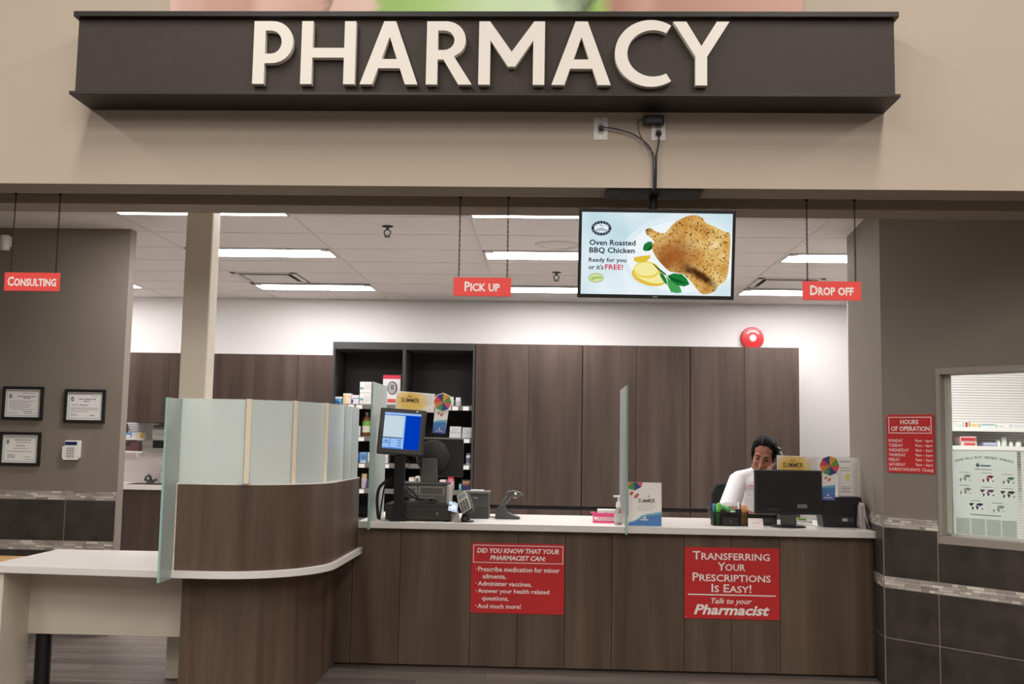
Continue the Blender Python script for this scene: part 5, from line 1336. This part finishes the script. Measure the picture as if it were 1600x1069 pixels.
# barcode scanner on its cradle
bs = thing('barcode_scanner', 'dark barcode scanner leaning in its cradle on the counter', 'scanner', (-0.345, 7.02, CT))
MB().prism([(-0.025, 0), (0.145, 0), (0.142, 0.016), (0.09, 0.032), (0.055, 0.05), (0.045, 0.085), (0.02, 0.10), (-0.01, 0.075), (-0.022, 0.04)], -0.035, 0.035, 'y').build('cradle', mat('scanner_cradle', (62, 64, 66), 0.4), bs, bevel=0.008)
MB().tube(smoothpath([(0.012, 0, 0.06), (0.03, 0, 0.10), (0.055, 0, 0.135), (0.075, 0, 0.16)]), 0.017, 12).build('handle', mat('scanner_handle', (70, 72, 70), 0.4), bs, smooth=True)
MB().prism([(0.048, 0.165), (0.055, 0.185), (0.10, 0.192), (0.145, 0.180), (0.165, 0.163), (0.155, 0.156), (0.11, 0.15), (0.07, 0.145)], -0.028, 0.028, 'y').build('head', mat('scanner_head', (74, 74, 72), 0.35), bs, bevel=0.007)
MB().ball((0.112, -0.028, 0.172), (0.009, 0.004, 0.009), 12, 8).build('trigger_light', WHITE, bs)
MB().tube([(0.095, 0, 0.155), (0.105, 0, 0.142), (0.122, 0, 0.146)], 0.006, 8).build('trigger', LIGHT_GREY, bs)
cable('scanner_cable', 'short black cable behind the barcode scanner', [(-0.372, 7.03, 0.917), (-0.39, 7.04, 0.921), (-0.405, 7.06, 0.918)], 0.004, BLACK)

# pink basket with slips and sanitizer
pkm = mat('pink_plastic', (226, 76, 132), 0.35); pkl = mat('pale_pink_plastic', (244, 190, 206), 0.4)
pk = thing('pink_basket', 'small pink plastic basket left of the hand sanitizer', 'basket', (0.285, 6.83, CT))
def basket():
    w, d, h = 0.165, 0.11, 0.065
    MB().box(0, w, 0, d, 0, 0.004).build('bottom', pkm, pk)
    for a in ((0, w, 0, 0.004), (0, w, d-0.004, d)):
        MB().box(a[0], a[1], a[2], a[3], 0.004, 0.014).box(a[0], a[1], a[2], a[3], 0.04, h).build('rim_band', pkm, pk)
    for x in (0.0, w-0.004): MB().box(x, x+0.004, 0.004, d-0.004, 0.004, h).build('end_wall', pkm, pk)
    b = MB()
    for i in range(14): b.box(0.004+i*0.0118, 0.009+i*0.0118, 0.0, 0.004, 0.014, 0.04)
    b.build('front_bars', pkl, pk)['kind'] = 'stuff'
    MB().box(-0.014, 0.0, 0.03, 0.08, 0.058, 0.066).build('handle', pkm, pk)
basket()
pads = thing('slip_stack', 'stack of white paper slips in the pink basket', 'paper', (0.315, 6.845, CT+0.0045))
MB().box(0, 0.125, 0, 0.075, 0, 0.082).build('block', PAPER, pads)
MB().flat([(0.05, 0.062), (0.056, 0.062), (0.056, 0.068), (0.05, 0.068)], -0.0006).build('printed_mark', INK, pads, fix=False)
hs_ = thing('hand_sanitizer', 'clear hand sanitizer pump bottle left of the centre divider', 'bottle', (0.440, 6.70, CT))
MB().lathe([(0.024, 0), (0.026, 0.006), (0.026, 0.085), (0.014, 0.108), (0.012, 0.115)], 20).build('body', glass_mat('sanitizer_gel', (206, 214, 206), 0.1, 0.8), hs_, smooth=True)
MB().lathe([(0.016, 0.113), (0.017, 0.125), (0.012, 0.148), (0.006, 0.15), (0.006, 0.178)], 16).build('collar', WHITE, hs_, smooth=True)
MB().box(-0.034, 0.010, -0.008, 0.008, 0.176, 0.188).build('nozzle', WHITE, hs_, bevel=0.003)
MB().lathe([(0.0264, 0.02), (0.0264, 0.07)], 20).build('wrap_label', mat('sanitizer_label', (190, 196, 188), 0.4), hs_, smooth=True)

# pen organiser and pens
po = thing('pen_organizer', 'black mesh desk organizer full of pens on the counter', 'organizer', (1.06, 6.80, CT))
MESH = mat('black_mesh', (34, 33, 31), 0.5, metal=0.4)
for a in ((0, 0.228, 0, 0.003, 0.082, 0.088), (0, 0.228, 0, 0.003, 0.003, 0.008), (0, 0.228, 0.10, 0.103, 0, 0.10), (0, 0.003, 0.003, 0.10, 0, 0.095), (0.225, 0.228, 0.003, 0.10, 0, 0.095), (0.055, 0.058, 0.003, 0.10, 0, 0.09), (0.165, 0.168, 0.003, 0.10, 0, 0.09)):
    MB().box(*a).build('mesh_wall', MESH, po)
MB().box(0, 0.228, 0, 0.103, 0, 0.003).build('bottom', MESH, po)
lat = MB()
for i in range(45): lat.box(0.003+i*0.005, 0.0045+i*0.005, 0.0005, 0.0020, 0.008, 0.082)
for j in range(14): lat.box(0.003, 0.225, 0.0008, 0.0022, 0.010+j*0.0053, 0.0113+j*0.0053)
lat.build('wire_lattice', MESH, po)['kind'] = 'stuff'
MB().box(0.058, 0.165, -0.012, 0.0, 0.004, 0.055).build('front_drawer', BLACK, po, bevel=0.003)
MB().ball((0.112, -0.014, 0.032), (0.008, 0.004, 0.008), 10, 6).build('drawer_knob', DARK_GREY, po)
GS = 'stationery in the black desk organizer'
def pen(label, x, y, z0, L, lean, r, col, tipc, name='pen'):
    t = thing(name, label, 'pen', (x, y, z0), (0, radians(lean), 0), group=GS)
    MB().lathe([(r*0.4, 0), (r, 0.012), (r, L*0.72)], 12).build('barrel', mat('pen_%d_%d_%d' % col, col, 0.4), t, smooth=True)
    MB().lathe([(r*1.08, L*0.72), (r*1.08, L*0.97), (r*0.7, L)], 12).build('cap', mat('pen_%d_%d_%d' % tipc, tipc, 0.4), t, smooth=True)
Z0 = CT+0.0035
pen('bright green highlighter at the left of the desk organizer', 1.092, 6.822, Z0, 0.142, 4, 0.014, (92, 184, 60), (120, 200, 70), 'highlighter')
pen('blue highlighter at the left edge of the desk organizer', 1.0745, 6.85, Z0, 0.135, 0, 0.010, (60, 150, 170), (60, 140, 190), 'highlighter')
pen('second green highlighter in the left pocket', 1.098, 6.875, Z0, 0.13, 1, 0.010, (70, 160, 60), (80, 170, 66), 'highlighter')
mk = thing('marker', 'thick green marker lying across the organizer top', 'marker', (1.215, 6.85, CT+0.078), (0, radians(-64), 0), group=GS)
MB().lathe([(0.008, 0), (0.015, 0.012), (0.015, 0.06)], 14).build('barrel', mat('marker_green', (60, 156, 84), 0.35), mk, smooth=True)
MB().lathe([(0.0155, 0.06), (0.0155, 0.09), (0.010, 0.104)], 14).build('cap', mat('marker_green2', (96, 190, 110), 0.35), mk, smooth=True)
pen('white and navy pen in the right of the organizer', 1.238, 6.83, Z0, 0.148, -3, 0.0065, (52, 52, 96), (232, 232, 236))
pen('navy pen leaning right in the organizer', 1.236, 6.87, Z0, 0.135, 5, 0.006, (44, 46, 84), (60, 62, 110))
op = thing('sticky_notes', 'orange note pad upright in the right pocket of the organizer', 'note pad', (1.262, 6.85, Z0), (0, radians(4), 0), group=GS)
MB().box(-0.014, 0.020, -0.010, 0.010, 0.0, 0.128).build('pad', mat('orange_pad', (232, 158, 70), 0.6), op)
MB().box(-0.012, 0.018, -0.012, -0.010, 0.098, 0.126).build('top_sheet', mat('orange_pad2', (244, 186, 110), 0.6), op)
sc2 = thing('scissors', 'scissors with dark handles at the left of the organizer', 'scissors', (1.070, 6.885, Z0), (0, radians(-14), 0), group=GS)
for s in (-1, 1):
    MB().tube([(0.010*s+0.012*cos(a), 0, 0.13+0.016*sin(a)) for a in [2*pi*i/12 for i in range(13)]], 0.003, 6).build('handle_loop', DARK_GREY, sc2)
MB().box(-0.006, 0.006, -0.002, 0.002, 0, 0.115).build('blade', STEEL, sc2)
clip_ = thing('eyeglasses', 'thin wire glasses lying in the organizer tray', 'eyeglasses', (1.142, 6.812, CT+0.084), (0, 0, 0), group=GS)
for s in (-1, 1): MB().tube([(0.014*s+0.011*cos(a), 0, 0.004+0.007*sin(a)) for a in [2*pi*i/12 for i in range(13)]], 0.0013, 6).build('rim_wire', STEEL, clip_)
er = thing('eraser', 'small white eraser on the organizer edge', 'eraser', (1.190, 6.806, CT+0.084), group=GS)
MB().box(-0.014, 0.014, 0, 0.02, 0, 0.012).build('block', mat('eraser_white', (232, 230, 204), 0.6), er, bevel=0.002)
MB().box(-0.005, 0.014, -0.0008, 0.0205, -0.0004, 0.0126).build('sleeve', mat('eraser_sleeve', (216, 214, 188), 0.6), er)
wc_ = thing('card_holder', 'small white card holder between organizer and monitor', 'card holder', (1.285, 6.775, CT))
MB().prism([(0, 0), (0.05, 0), (0.035, 0.052), (0.028, 0.052)], 0, 0.096, 'x').build('stand', mat('pinkish_white', (238, 226, 222), 0.4), wc_, bevel=0.001)
MB().flat([(0.02, 0.022), (0.07, 0.022), (0.07, 0.026), (0.02, 0.026)], 0.009).build('printed_line', FAINT, wc_, fix=False)

# --- monitor at the drop off end (seen from the back) ---------------------------
mo = thing('monitor', 'large black monitor seen from behind, in front of the seated person', 'monitor', (1.545, 6.80, CT))
MB().lathe([(0.112, 0), (0.114, 0.006), (0.10, 0.014)], 36, M=Matrix.Scale(0.7, 4, (0, 1, 0))).build('base', BLACK, mo, smooth=True)
MB().box(-0.048, 0.05, -0.012, 0.02, 0.012, 0.135).build('stand', mat('monitor_stand', (70, 67, 63), 0.45), mo, bevel=0.004)
MB().box(-0.012, -0.002, -0.0135, -0.012, 0.085, 0.125).build('stand_slot', BLACK, mo)
MB().box(0.008, 0.014, -0.0135, -0.012, 0.085, 0.125).build('stand_slot', BLACK, mo)
pnl = MB().box(-0.218, 0.214, -0.022, 0.022, 0.082, 0.368).build('panel', BLACK, mo, bevel=0.008, seg=3)
MB().box(-0.195, 0.19, -0.0235, -0.022, 0.100, 0.350).build('rear_cover', mat('monitor_rear', (18, 17, 17), 0.35), mo, bevel=0.001)
MB().box(-0.14, -0.055, -0.0245, -0.0235, 0.112, 0.118).build('rear_label', DARK_GREY, mo)
MB().box(0.052, 0.115, -0.0245, -0.0235, 0.125, 0.150).build('rear_label', MID_GREY, mo)
kb = thing('telephone', 'low dark desk telephone base behind the monitor stand', 'telephone', (1.30, 6.88, CT))
MB().prism([(0, 0), (0.16, 0), (0.16, 0.055), (0, 0.075)], 0, 0.19, 'x').build('case', BLACK, kb, bevel=0.004)
MB().box(0.1, 0.18, -0.002, 0.0, 0.02, 0.05).build('rear_panel', DARK_GREY, kb)
pbk = thing('paper_pad', 'white paper pad with green notes right of the monitor stand', 'paper', (1.62, 6.945, CT))
MB().box(0, 0.115, 0, 0.08, 0, 0.035).build('pad', PAPER, pbk)
MB().box(0.02, 0.08, 0.01, 0.06, 0.035, 0.048).build('notes', mat('green_notes', (150, 190, 80), 0.6), pbk)
cable('white_cable', 'white cable curling across the counter under the monitor', [(1.505, 6.890, 0.9165), (1.53, 6.895, 0.920), (1.57, 6.90, 0.922), (1.62, 6.90, 0.930), (1.69, 6.875, 0.926), (1.745, 6.845, 0.9165)], 0.005, WHITE)
bp2 = thing('printer', 'black printer with rear vents at the right end of the counter', 'printer', (1.775, 6.86, CT))
MB().prism([(0.012, 0.0), (0.245, 0.0), (0.262, 0.175), (0.255, 0.198), (0.0, 0.198), (0.0, 0.10)], 0.0, 0.16, 'y').build('case', BLACK, bp2, bevel=0.006)
for j in range(16): MB().box(0.05+j*0.0115, 0.056+j*0.0115, -0.001, 0.0005, 0.078, 0.102).build('vent_slot', BLACK_MATT, bp2)
MB().box(0.128, 0.206, -0.0015, 0.0, 0.036, 0.064).build('rating_label', DARK_GREY, bp2)
MB().box(0.132, 0.165, -0.0025, -0.0015, 0.040, 0.060).build('rating_sticker', LIGHT_GREY, bp2)
def doc(loc, rot, w, h, label, lines):
    t = thing('document', label, 'paper', loc, rot)
    MB().box(0, w, 0, 0.0012, 0, h).build('sheet', PAPER, t)
    b = MB()
    for x0, x1, z, th in lines: b.flat([(x0*w, z*h), (x1*w, z*h), (x1*w, z*h+th), (x0*w, z*h+th)], -0.0006)
    b.build('text_lines', INK, t, fix=False)['kind'] = 'stuff'
    return t
dl = [(0.05, 0.6, 0.93, 0.004), (0.08, 0.58, 0.84, 0.003), (0.1, 0.58, 0.80, 0.003), (0.15, 0.56, 0.56, 0.003), (0.15, 0.56, 0.53, 0.004), (0.15, 0.56, 0.49, 0.004), (0.15, 0.56, 0.36, 0.004), (0.15, 0.56, 0.33, 0.003)]+[(0.66, 0.92, 0.9-0.03*i, 0.0015) for i in range(20)]
d1 = doc((1.932, 7.030, CT), (radians(-3), 0, 0), 0.146, 0.455, 'white price list sheet standing behind the black printer', dl)
MB().flat([(0.055, 0.30), (0.078, 0.30), (0.078, 0.345), (0.055, 0.345)], -0.0008).build('highlighted_field', mat('yellow_highlight', (232, 222, 90), 0.7), d1, fix=False)
bl = thing('brochure_stack', 'folded grey brochures standing at the right end of the counter', 'brochures', (2.000, 6.745, CT))
MB().prism([(0.052, 0.0), (0.012, 0.09), (0.010, 0.165), (0.018, 0.165), (0.024, 0.09)], 0.0, 0.10, 'y').build('folded_sheet', mat('newsprint', (176, 168, 164), 0.8), bl)
MB().prism([(0.0, 0.0), (-0.008, 0.02), (0.0, 0.15), (0.006, 0.15), (0.03, 0.0)], 0.005, 0.09, 'y').build('folded_sheet', mat('newsprint2', (160, 150, 146), 0.8), bl)

# ================================================================== seated person and chair
def fuse(mb, name, voxel, smooth_n=4):
    """Join overlapping closed volumes into one continuous surface."""
    o = bpy.data.objects.new('tmp', mb.mesh('tmp')); COL.objects.link(o)
    r = o.modifiers.new('r', 'REMESH'); r.mode = 'VOXEL'; r.voxel_size = voxel
    sm = o.modifiers.new('s', 'SMOOTH'); sm.factor = 0.5; sm.iterations = smooth_n
    bpy.context.view_layer.update()
    me = bpy.data.meshes.new_from_object(o.evaluated_get(bpy.context.evaluated_depsgraph_get()))
    me.name = name
    bpy.data.objects.remove(o)
    me.polygons.foreach_set('use_smooth', [True]*len(me.polygons))
    return me
SKIN = mat('brown_skin', (152, 99, 76), 0.5, noise=(30, 0.05))
HAIR = mat('black_hair', (13, 10, 9), 0.7, spec=0.15, bump=(180, 0.5))
SHIRT = mat('white_cotton', (238, 236, 238), 0.85, bump=(25, 0.35))
TROUSER = mat('dark_trousers', (40, 40, 46), 0.85)
PX_, PY_ = 1.49, 7.72
pe = thing('person', 'seated person in a white short-sleeved top, head bowed, phone held to ear', 'person', (PX_, PY_, 0))
def P(x, y, z): return (x-PX_, y-PY_, z)
HM = Matrix.Translation(P(1.487, 7.285, 1.362)) @ Matrix.Rotation(radians(-20), 4, 'Z') @ Matrix.Rotation(radians(22), 4, 'X') @ Matrix.Rotation(radians(9), 4, 'Y') @ Matrix.Scale(1.07, 4)
body = MB()
# head
body.ball((0, 0.018, 0.045), (0.074, 0.093, 0.078), M=HM)
body.ball((0, -0.014, -0.015), (0.064, 0.074, 0.092), M=HM)
body.ball((0, -0.050, -0.092), (0.030, 0.028, 0.022), M=HM)
for s in (-1, 1):
    body.ball((0.034*s, -0.056, -0.030), (0.026, 0.026, 0.030), M=HM)
    body.ball((0.028*s, -0.070, 0.030), (0.026, 0.016, 0.011), M=HM)
    body.ball((0.070*s, 0.016, -0.012), (0.010, 0.020, 0.032), M=HM)
    body.ball((0.011*s, -0.096, -0.036), (0.009, 0.010, 0.008), M=HM)
    body.limb((0.050*s, -0.02, -0.075), (0.012*s, -0.058, -0.098), 0.020, 0.018, M=HM)
body.limb((0, -0.084, 0.012), (0, -0.106, -0.032), 0.008, 0.011, M=HM)
body.ball((0, -0.082, -0.060), (0.022, 0.014, 0.010), M=HM)
# neck and trunk
hb_ = HM @ Vector((0, 0.03, -0.07))
body.limb(tuple(hb_), P(1.49, 7.42, 1.235), 0.052, 0.060)
body.ball(P(1.49, 7.46, 1.17), (0.165, 0.095, 0.085)); body.ball(P(1.49, 7.575, 1.03), (0.150, 0.102, 0.15)); body.ball(P(1.49, 7.67, 0.83), (0.135, 0.10, 0.14)); body.ball(P(1.49, 7.72, 0.685), (0.165, 0.125, 0.10))
# right arm (left in the picture), forearm resting on the counter
SR, ER, WR_ = P(1.335, 7.43, 1.195), P(1.245, 7.27, 0.995), P(1.37, 7.15, 0.962)
body.limb(SR, ER, 0.052, 0.040); body.limb(ER, WR_, 0.040, 0.027)
# left arm, bent up to the ear
SL, EL, WL = P(1.645, 7.43, 1.195), P(1.735, 7.22, 1.02), P(1.580, 7.150, 1.225)
body.limb(SL, EL, 0.052, 0.040); body.limb(EL, WL, 0.040, 0.026)
# legs
for s in (-1, 1):
    hip, knee, ank, toe = P(1.49+0.085*s, 7.70, 0.665), P(1.49+0.11*s, 7.30, 0.63), P(1.49+0.11*s, 7.38, 0.24), P(1.49+0.12*s, 7.22, 0.185)
    body.limb(hip, knee, 0.085, 0.058); body.limb(knee, ank, 0.055, 0.036); body.limb(ank, toe, 0.038, 0.028)
def hand(mb, wrist, fwd, up, side, curl, k=1.0):
    """palm and five fingers; fwd: along the fingers, up: out of the back of the hand, side: towards the thumb"""
    w = Vector(wrist); f, u, s = Vector(fwd).normalized(), Vector(up).normalized(), Vector(side).normalized()
    pc_ = w+f*0.045*k
    for a in (-0.024, -0.008, 0.008, 0.024): mb.limb(tuple(w+s*a*0.7), tuple(w+f*0.085*k+s*a), 0.013, 0.0105)
    for a, L in ((0.030, 0.068), (0.010, 0.076), (-0.010, 0.071), (-0.029, 0.056)):
        p0 = w+f*0.085*k+s*a; ang = 0.0; p = p0; r = 0.0092
        for seg, fr_ in enumerate((0.44, 0.32, 0.24)):
            ang += curl[seg]
            d = f*cos(ang)-u*sin(ang)
            q = p+d*L*fr_*k
            mb.limb(tuple(p), tuple(q), r, r*0.92); p = q; r *= 0.92
    t0 = w+f*0.025+s*0.022; t1 = t0+(s*0.8+f*0.7-u*0.5).normalized()*0.036; t2 = t1+(f*0.9-u*0.6+s*0.1).normalized()*0.03
    mb.limb(tuple(t0), tuple(t1), 0.013, 0.0105); mb.limb(tuple(t1), tuple(t2), 0.0105, 0.0088)
PHC = Vector(P(1.556, 7.185, 1.338))            # middle of the handset
hand(body, WL, (-0.55, -0.05, 0.62), (0.15, -0.95, 0.15), (-0.62, 0.0, -0.55), (0.5, 0.9, 0.7), 0.85)
hand(body, WR_, (0.97, -0.06, -0.05), (0, 0.1, 1), (0.06, 0.95, 0), (0.10, 0.16, 0.12))
me = fuse(body, 'body', 0.0052, 3)
bo = put('body', me, [SKIN], pe)
# facial features and hair
for s in (-1, 1):
    e = MB(); e.ball((0.030*s, -0.0835, 0.008), (0.0150, 0.0052, 0.0045), 12, 8, M=HM); e.build('eye', mat('eye_dark', (38, 26, 22), 0.3), pe, smooth=True)
    MB().tube([tuple(HM @ Vector(v)) for v in ((0.012*s, -0.0905, 0.027), (0.028*s, -0.0895, 0.034), (0.048*s, -0.075, 0.030))], [0.0020, 0.0030, 0.0012], 8).build('eyebrow', HAIR, pe, smooth=True)
MB().ball((0, -0.094, -0.060), (0.019, 0.005, 0.0055), 12, 8, M=HM).build('lips', mat('lips', (148, 78, 70), 0.45), pe, smooth=True)
hr = MB()
hr.ball((0, 0.034, 0.054), (0.081, 0.098, 0.076), 20, 14, M=HM)
hr.ball((0, 0.012, 0.090), (0.062, 0.068, 0.040), 20, 14, M=HM)
for s in (-1, 1):
    hr.ball((0.065*s, 0.004, 0.030), (0.018, 0.048, 0.062), M=HM)
    hr.ball((0.044*s, -0.012, 0.088), (0.030, 0.042, 0.026), M=HM)
    hr.ball((0.068*s, 0.040, -0.015), (0.016, 0.040, 0.050), M=HM)
hr.ball((0, 0.095, -0.02), (0.060, 0.045, 0.07), M=HM)
put('hair', fuse(hr, 'hair', 0.005, 5), [HAIR], pe)
MB().tube([tuple(HM @ Vector(v)) for v in ((-0.010, -0.056, 0.1085), (-0.013, -0.036, 0.1225), (-0.014, -0.005, 0.1310))], [0.0012, 0.0022, 0.0010], 6).build('hair_parting', mat('parting', (96, 74, 66), 0.6), pe, smooth=True)
# clothes
sh_ = MB()
sh_.ball(P(1.49, 7.455, 1.170), (0.178, 0.110, 0.088)); sh_.ball(P(1.49, 7.575, 1.03), (0.166, 0.118, 0.17)); sh_.ball(P(1.49, 7.66, 0.85), (0.152, 0.115, 0.16)); sh_.ball(P(1.49, 7.71, 0.73), (0.168, 0.125, 0.08))
sh_.limb(P(1.44, 7.43, 1.225), P(1.345, 7.43, 1.19), 0.050, 0.062); sh_.limb(P(1.54, 7.43, 1.225), P(1.635, 7.43, 1.19), 0.050, 0.062)
sh_.cyl(P(1.340, 7.435, 1.195), P(1.240, 7.262, 0.985), 0.064, 0.076, 18); sh_.cyl(P(1.640, 7.435, 1.195), P(1.722, 7.27, 1.04), 0.064, 0.068, 18)
sh_.cyl(P(1.49, 7.435, 1.205), P(1.49, 7.400, 1.262), 0.085, 0.066, 20)
put('shirt', fuse(sh_, 'shirt', 0.0065, 4), [SHIRT], pe)
MB().tube([P(1.49+0.068*cos(a), 7.400+0.060*sin(a), 1.262+0.012*sin(a)) for a in [2*pi*i/20 for i in range(21)]], 0.009, 8).build('collar', SHIRT, pe, smooth=True)
tr_ = MB(); tr_.ball(P(1.49, 7.715, 0.685), (0.176, 0.136, 0.09))
for s in (-1, 1):
    tr_.limb(P(1.49+0.085*s, 7.70, 0.665), P(1.49+0.11*s, 7.30, 0.63), 0.094, 0.068); tr_.cyl(P(1.49+0.11*s, 7.30, 0.63), P(1.49+0.11*s, 7.375, 0.27), 0.066, 0.055)
put('trousers', fuse(tr_, 'trousers', 0.008, 3), [TROUSER], pe)
for s in (-1, 1):
    f_ = MB(); f_.limb(P(1.49+0.11*s, 7.39, 0.23), P(1.49+0.12*s, 7.21, 0.175), 0.046, 0.036); put('shoe', fuse(f_, 'shoe', 0.008, 2), [BLACK], pe)
lt = MB().flat([(-0.021, -0.003), (0.0, -0.001), (0.021, -0.003), (0.021, 0.002), (0.004, 0.006), (-0.006, 0.001), (-0.021, 0.0)], 0).build('embroidery', mat('red_thread', (206, 74, 84), 0.7), pe, fix=False)
lt.location = P(1.405, 7.336, 1.148); lt.rotation_euler = (radians(-14), 0, radians(-14))

# handset
ph = thing('phone_handset', 'black telephone handset held to the ear of the seated person', 'telephone', tuple(PHC+Vector((PX_, PY_, 0))))
A0, A1 = Vector((0.022, 0.045, 0.058)), Vector((-0.020, -0.045, -0.060))
mid_ = (A0+A1)/2+Vector((0.030, -0.02, 0.0))
MB().tube(smoothpath([A0, A0*0.55+mid_*0.45, mid_, A1*0.55+mid_*0.45, A1]), [0.022]*3+[0.019]*26+[0.022]*4, 12).build('grip', BLACK, ph, smooth=True)
for nm, A in (('earpiece', A0), ('mouthpiece', A1)):
    MB().ball(tuple(A), (0.025, 0.025, 0.026), 14, 9).build(nm, BLACK, ph, smooth=True)

# office chair
ch_ = thing('office_chair', 'black fabric office chair under the seated person', 'chair', (1.47, 7.80, 0))
MB().box(-0.24, 0.24, -0.28, 0.20, 0.48, 0.553).build('seat', BLACK_FABRIC, ch_, bevel=0.03, seg=3)
bk_ = MB().prism([(-0.17, 0.0), (0.17, 0.0), (0.225, 0.10), (0.225, 0.34), (0.18, 0.42), (-0.18, 0.42), (-0.225, 0.34), (-0.225, 0.10)], 0.20, 0.26, 'y').build('backrest', BLACK_FABRIC, ch_, loc=(0, 0.02, 0.745), rot=(radians(-6), 0, 0), bevel=0.022, seg=3)
MB().box(-0.03, 0.03, 0.20, 0.23, 0.52, 0.85).build('back_bar', BLACK, ch_)
MB().cyl((0, 0, 0.12), (0, 0, 0.485), 0.028).build('gas_lift', BLACK, ch_, smooth=True)
for i in range(5):
    a = 2*pi*i/5+0.3
    arm = MB().limb((0, 0, 0.12), (0.28*cos(a), 0.28*sin(a), 0.085), 0.026, 0.018).build('base_arm', BLACK, ch_, smooth=True)
    MB().lathe([(0.018, -0.012), (0.03, -0.012), (0.03, 0.012), (0.018, 0.012)], 16, M=Matrix.Translation((0.28*cos(a), 0.28*sin(a), 0.031)) @ RX).build('caster', BLACK, arm)
MB().tube([(0.20*cos(a), 0.20*sin(a)-0.06, 0.165) for a in [2*pi*i/24 for i in range(25)]], 0.010, 8).build('foot_ring', STEEL, ch_, smooth=True)
for a in (0.2, 2.9, 4.7):
    MB().cyl((0, 0, 0.19), (0.20*cos(a), 0.20*sin(a)-0.06, 0.165), 0.007).build('ring_spoke', STEEL, ch_)
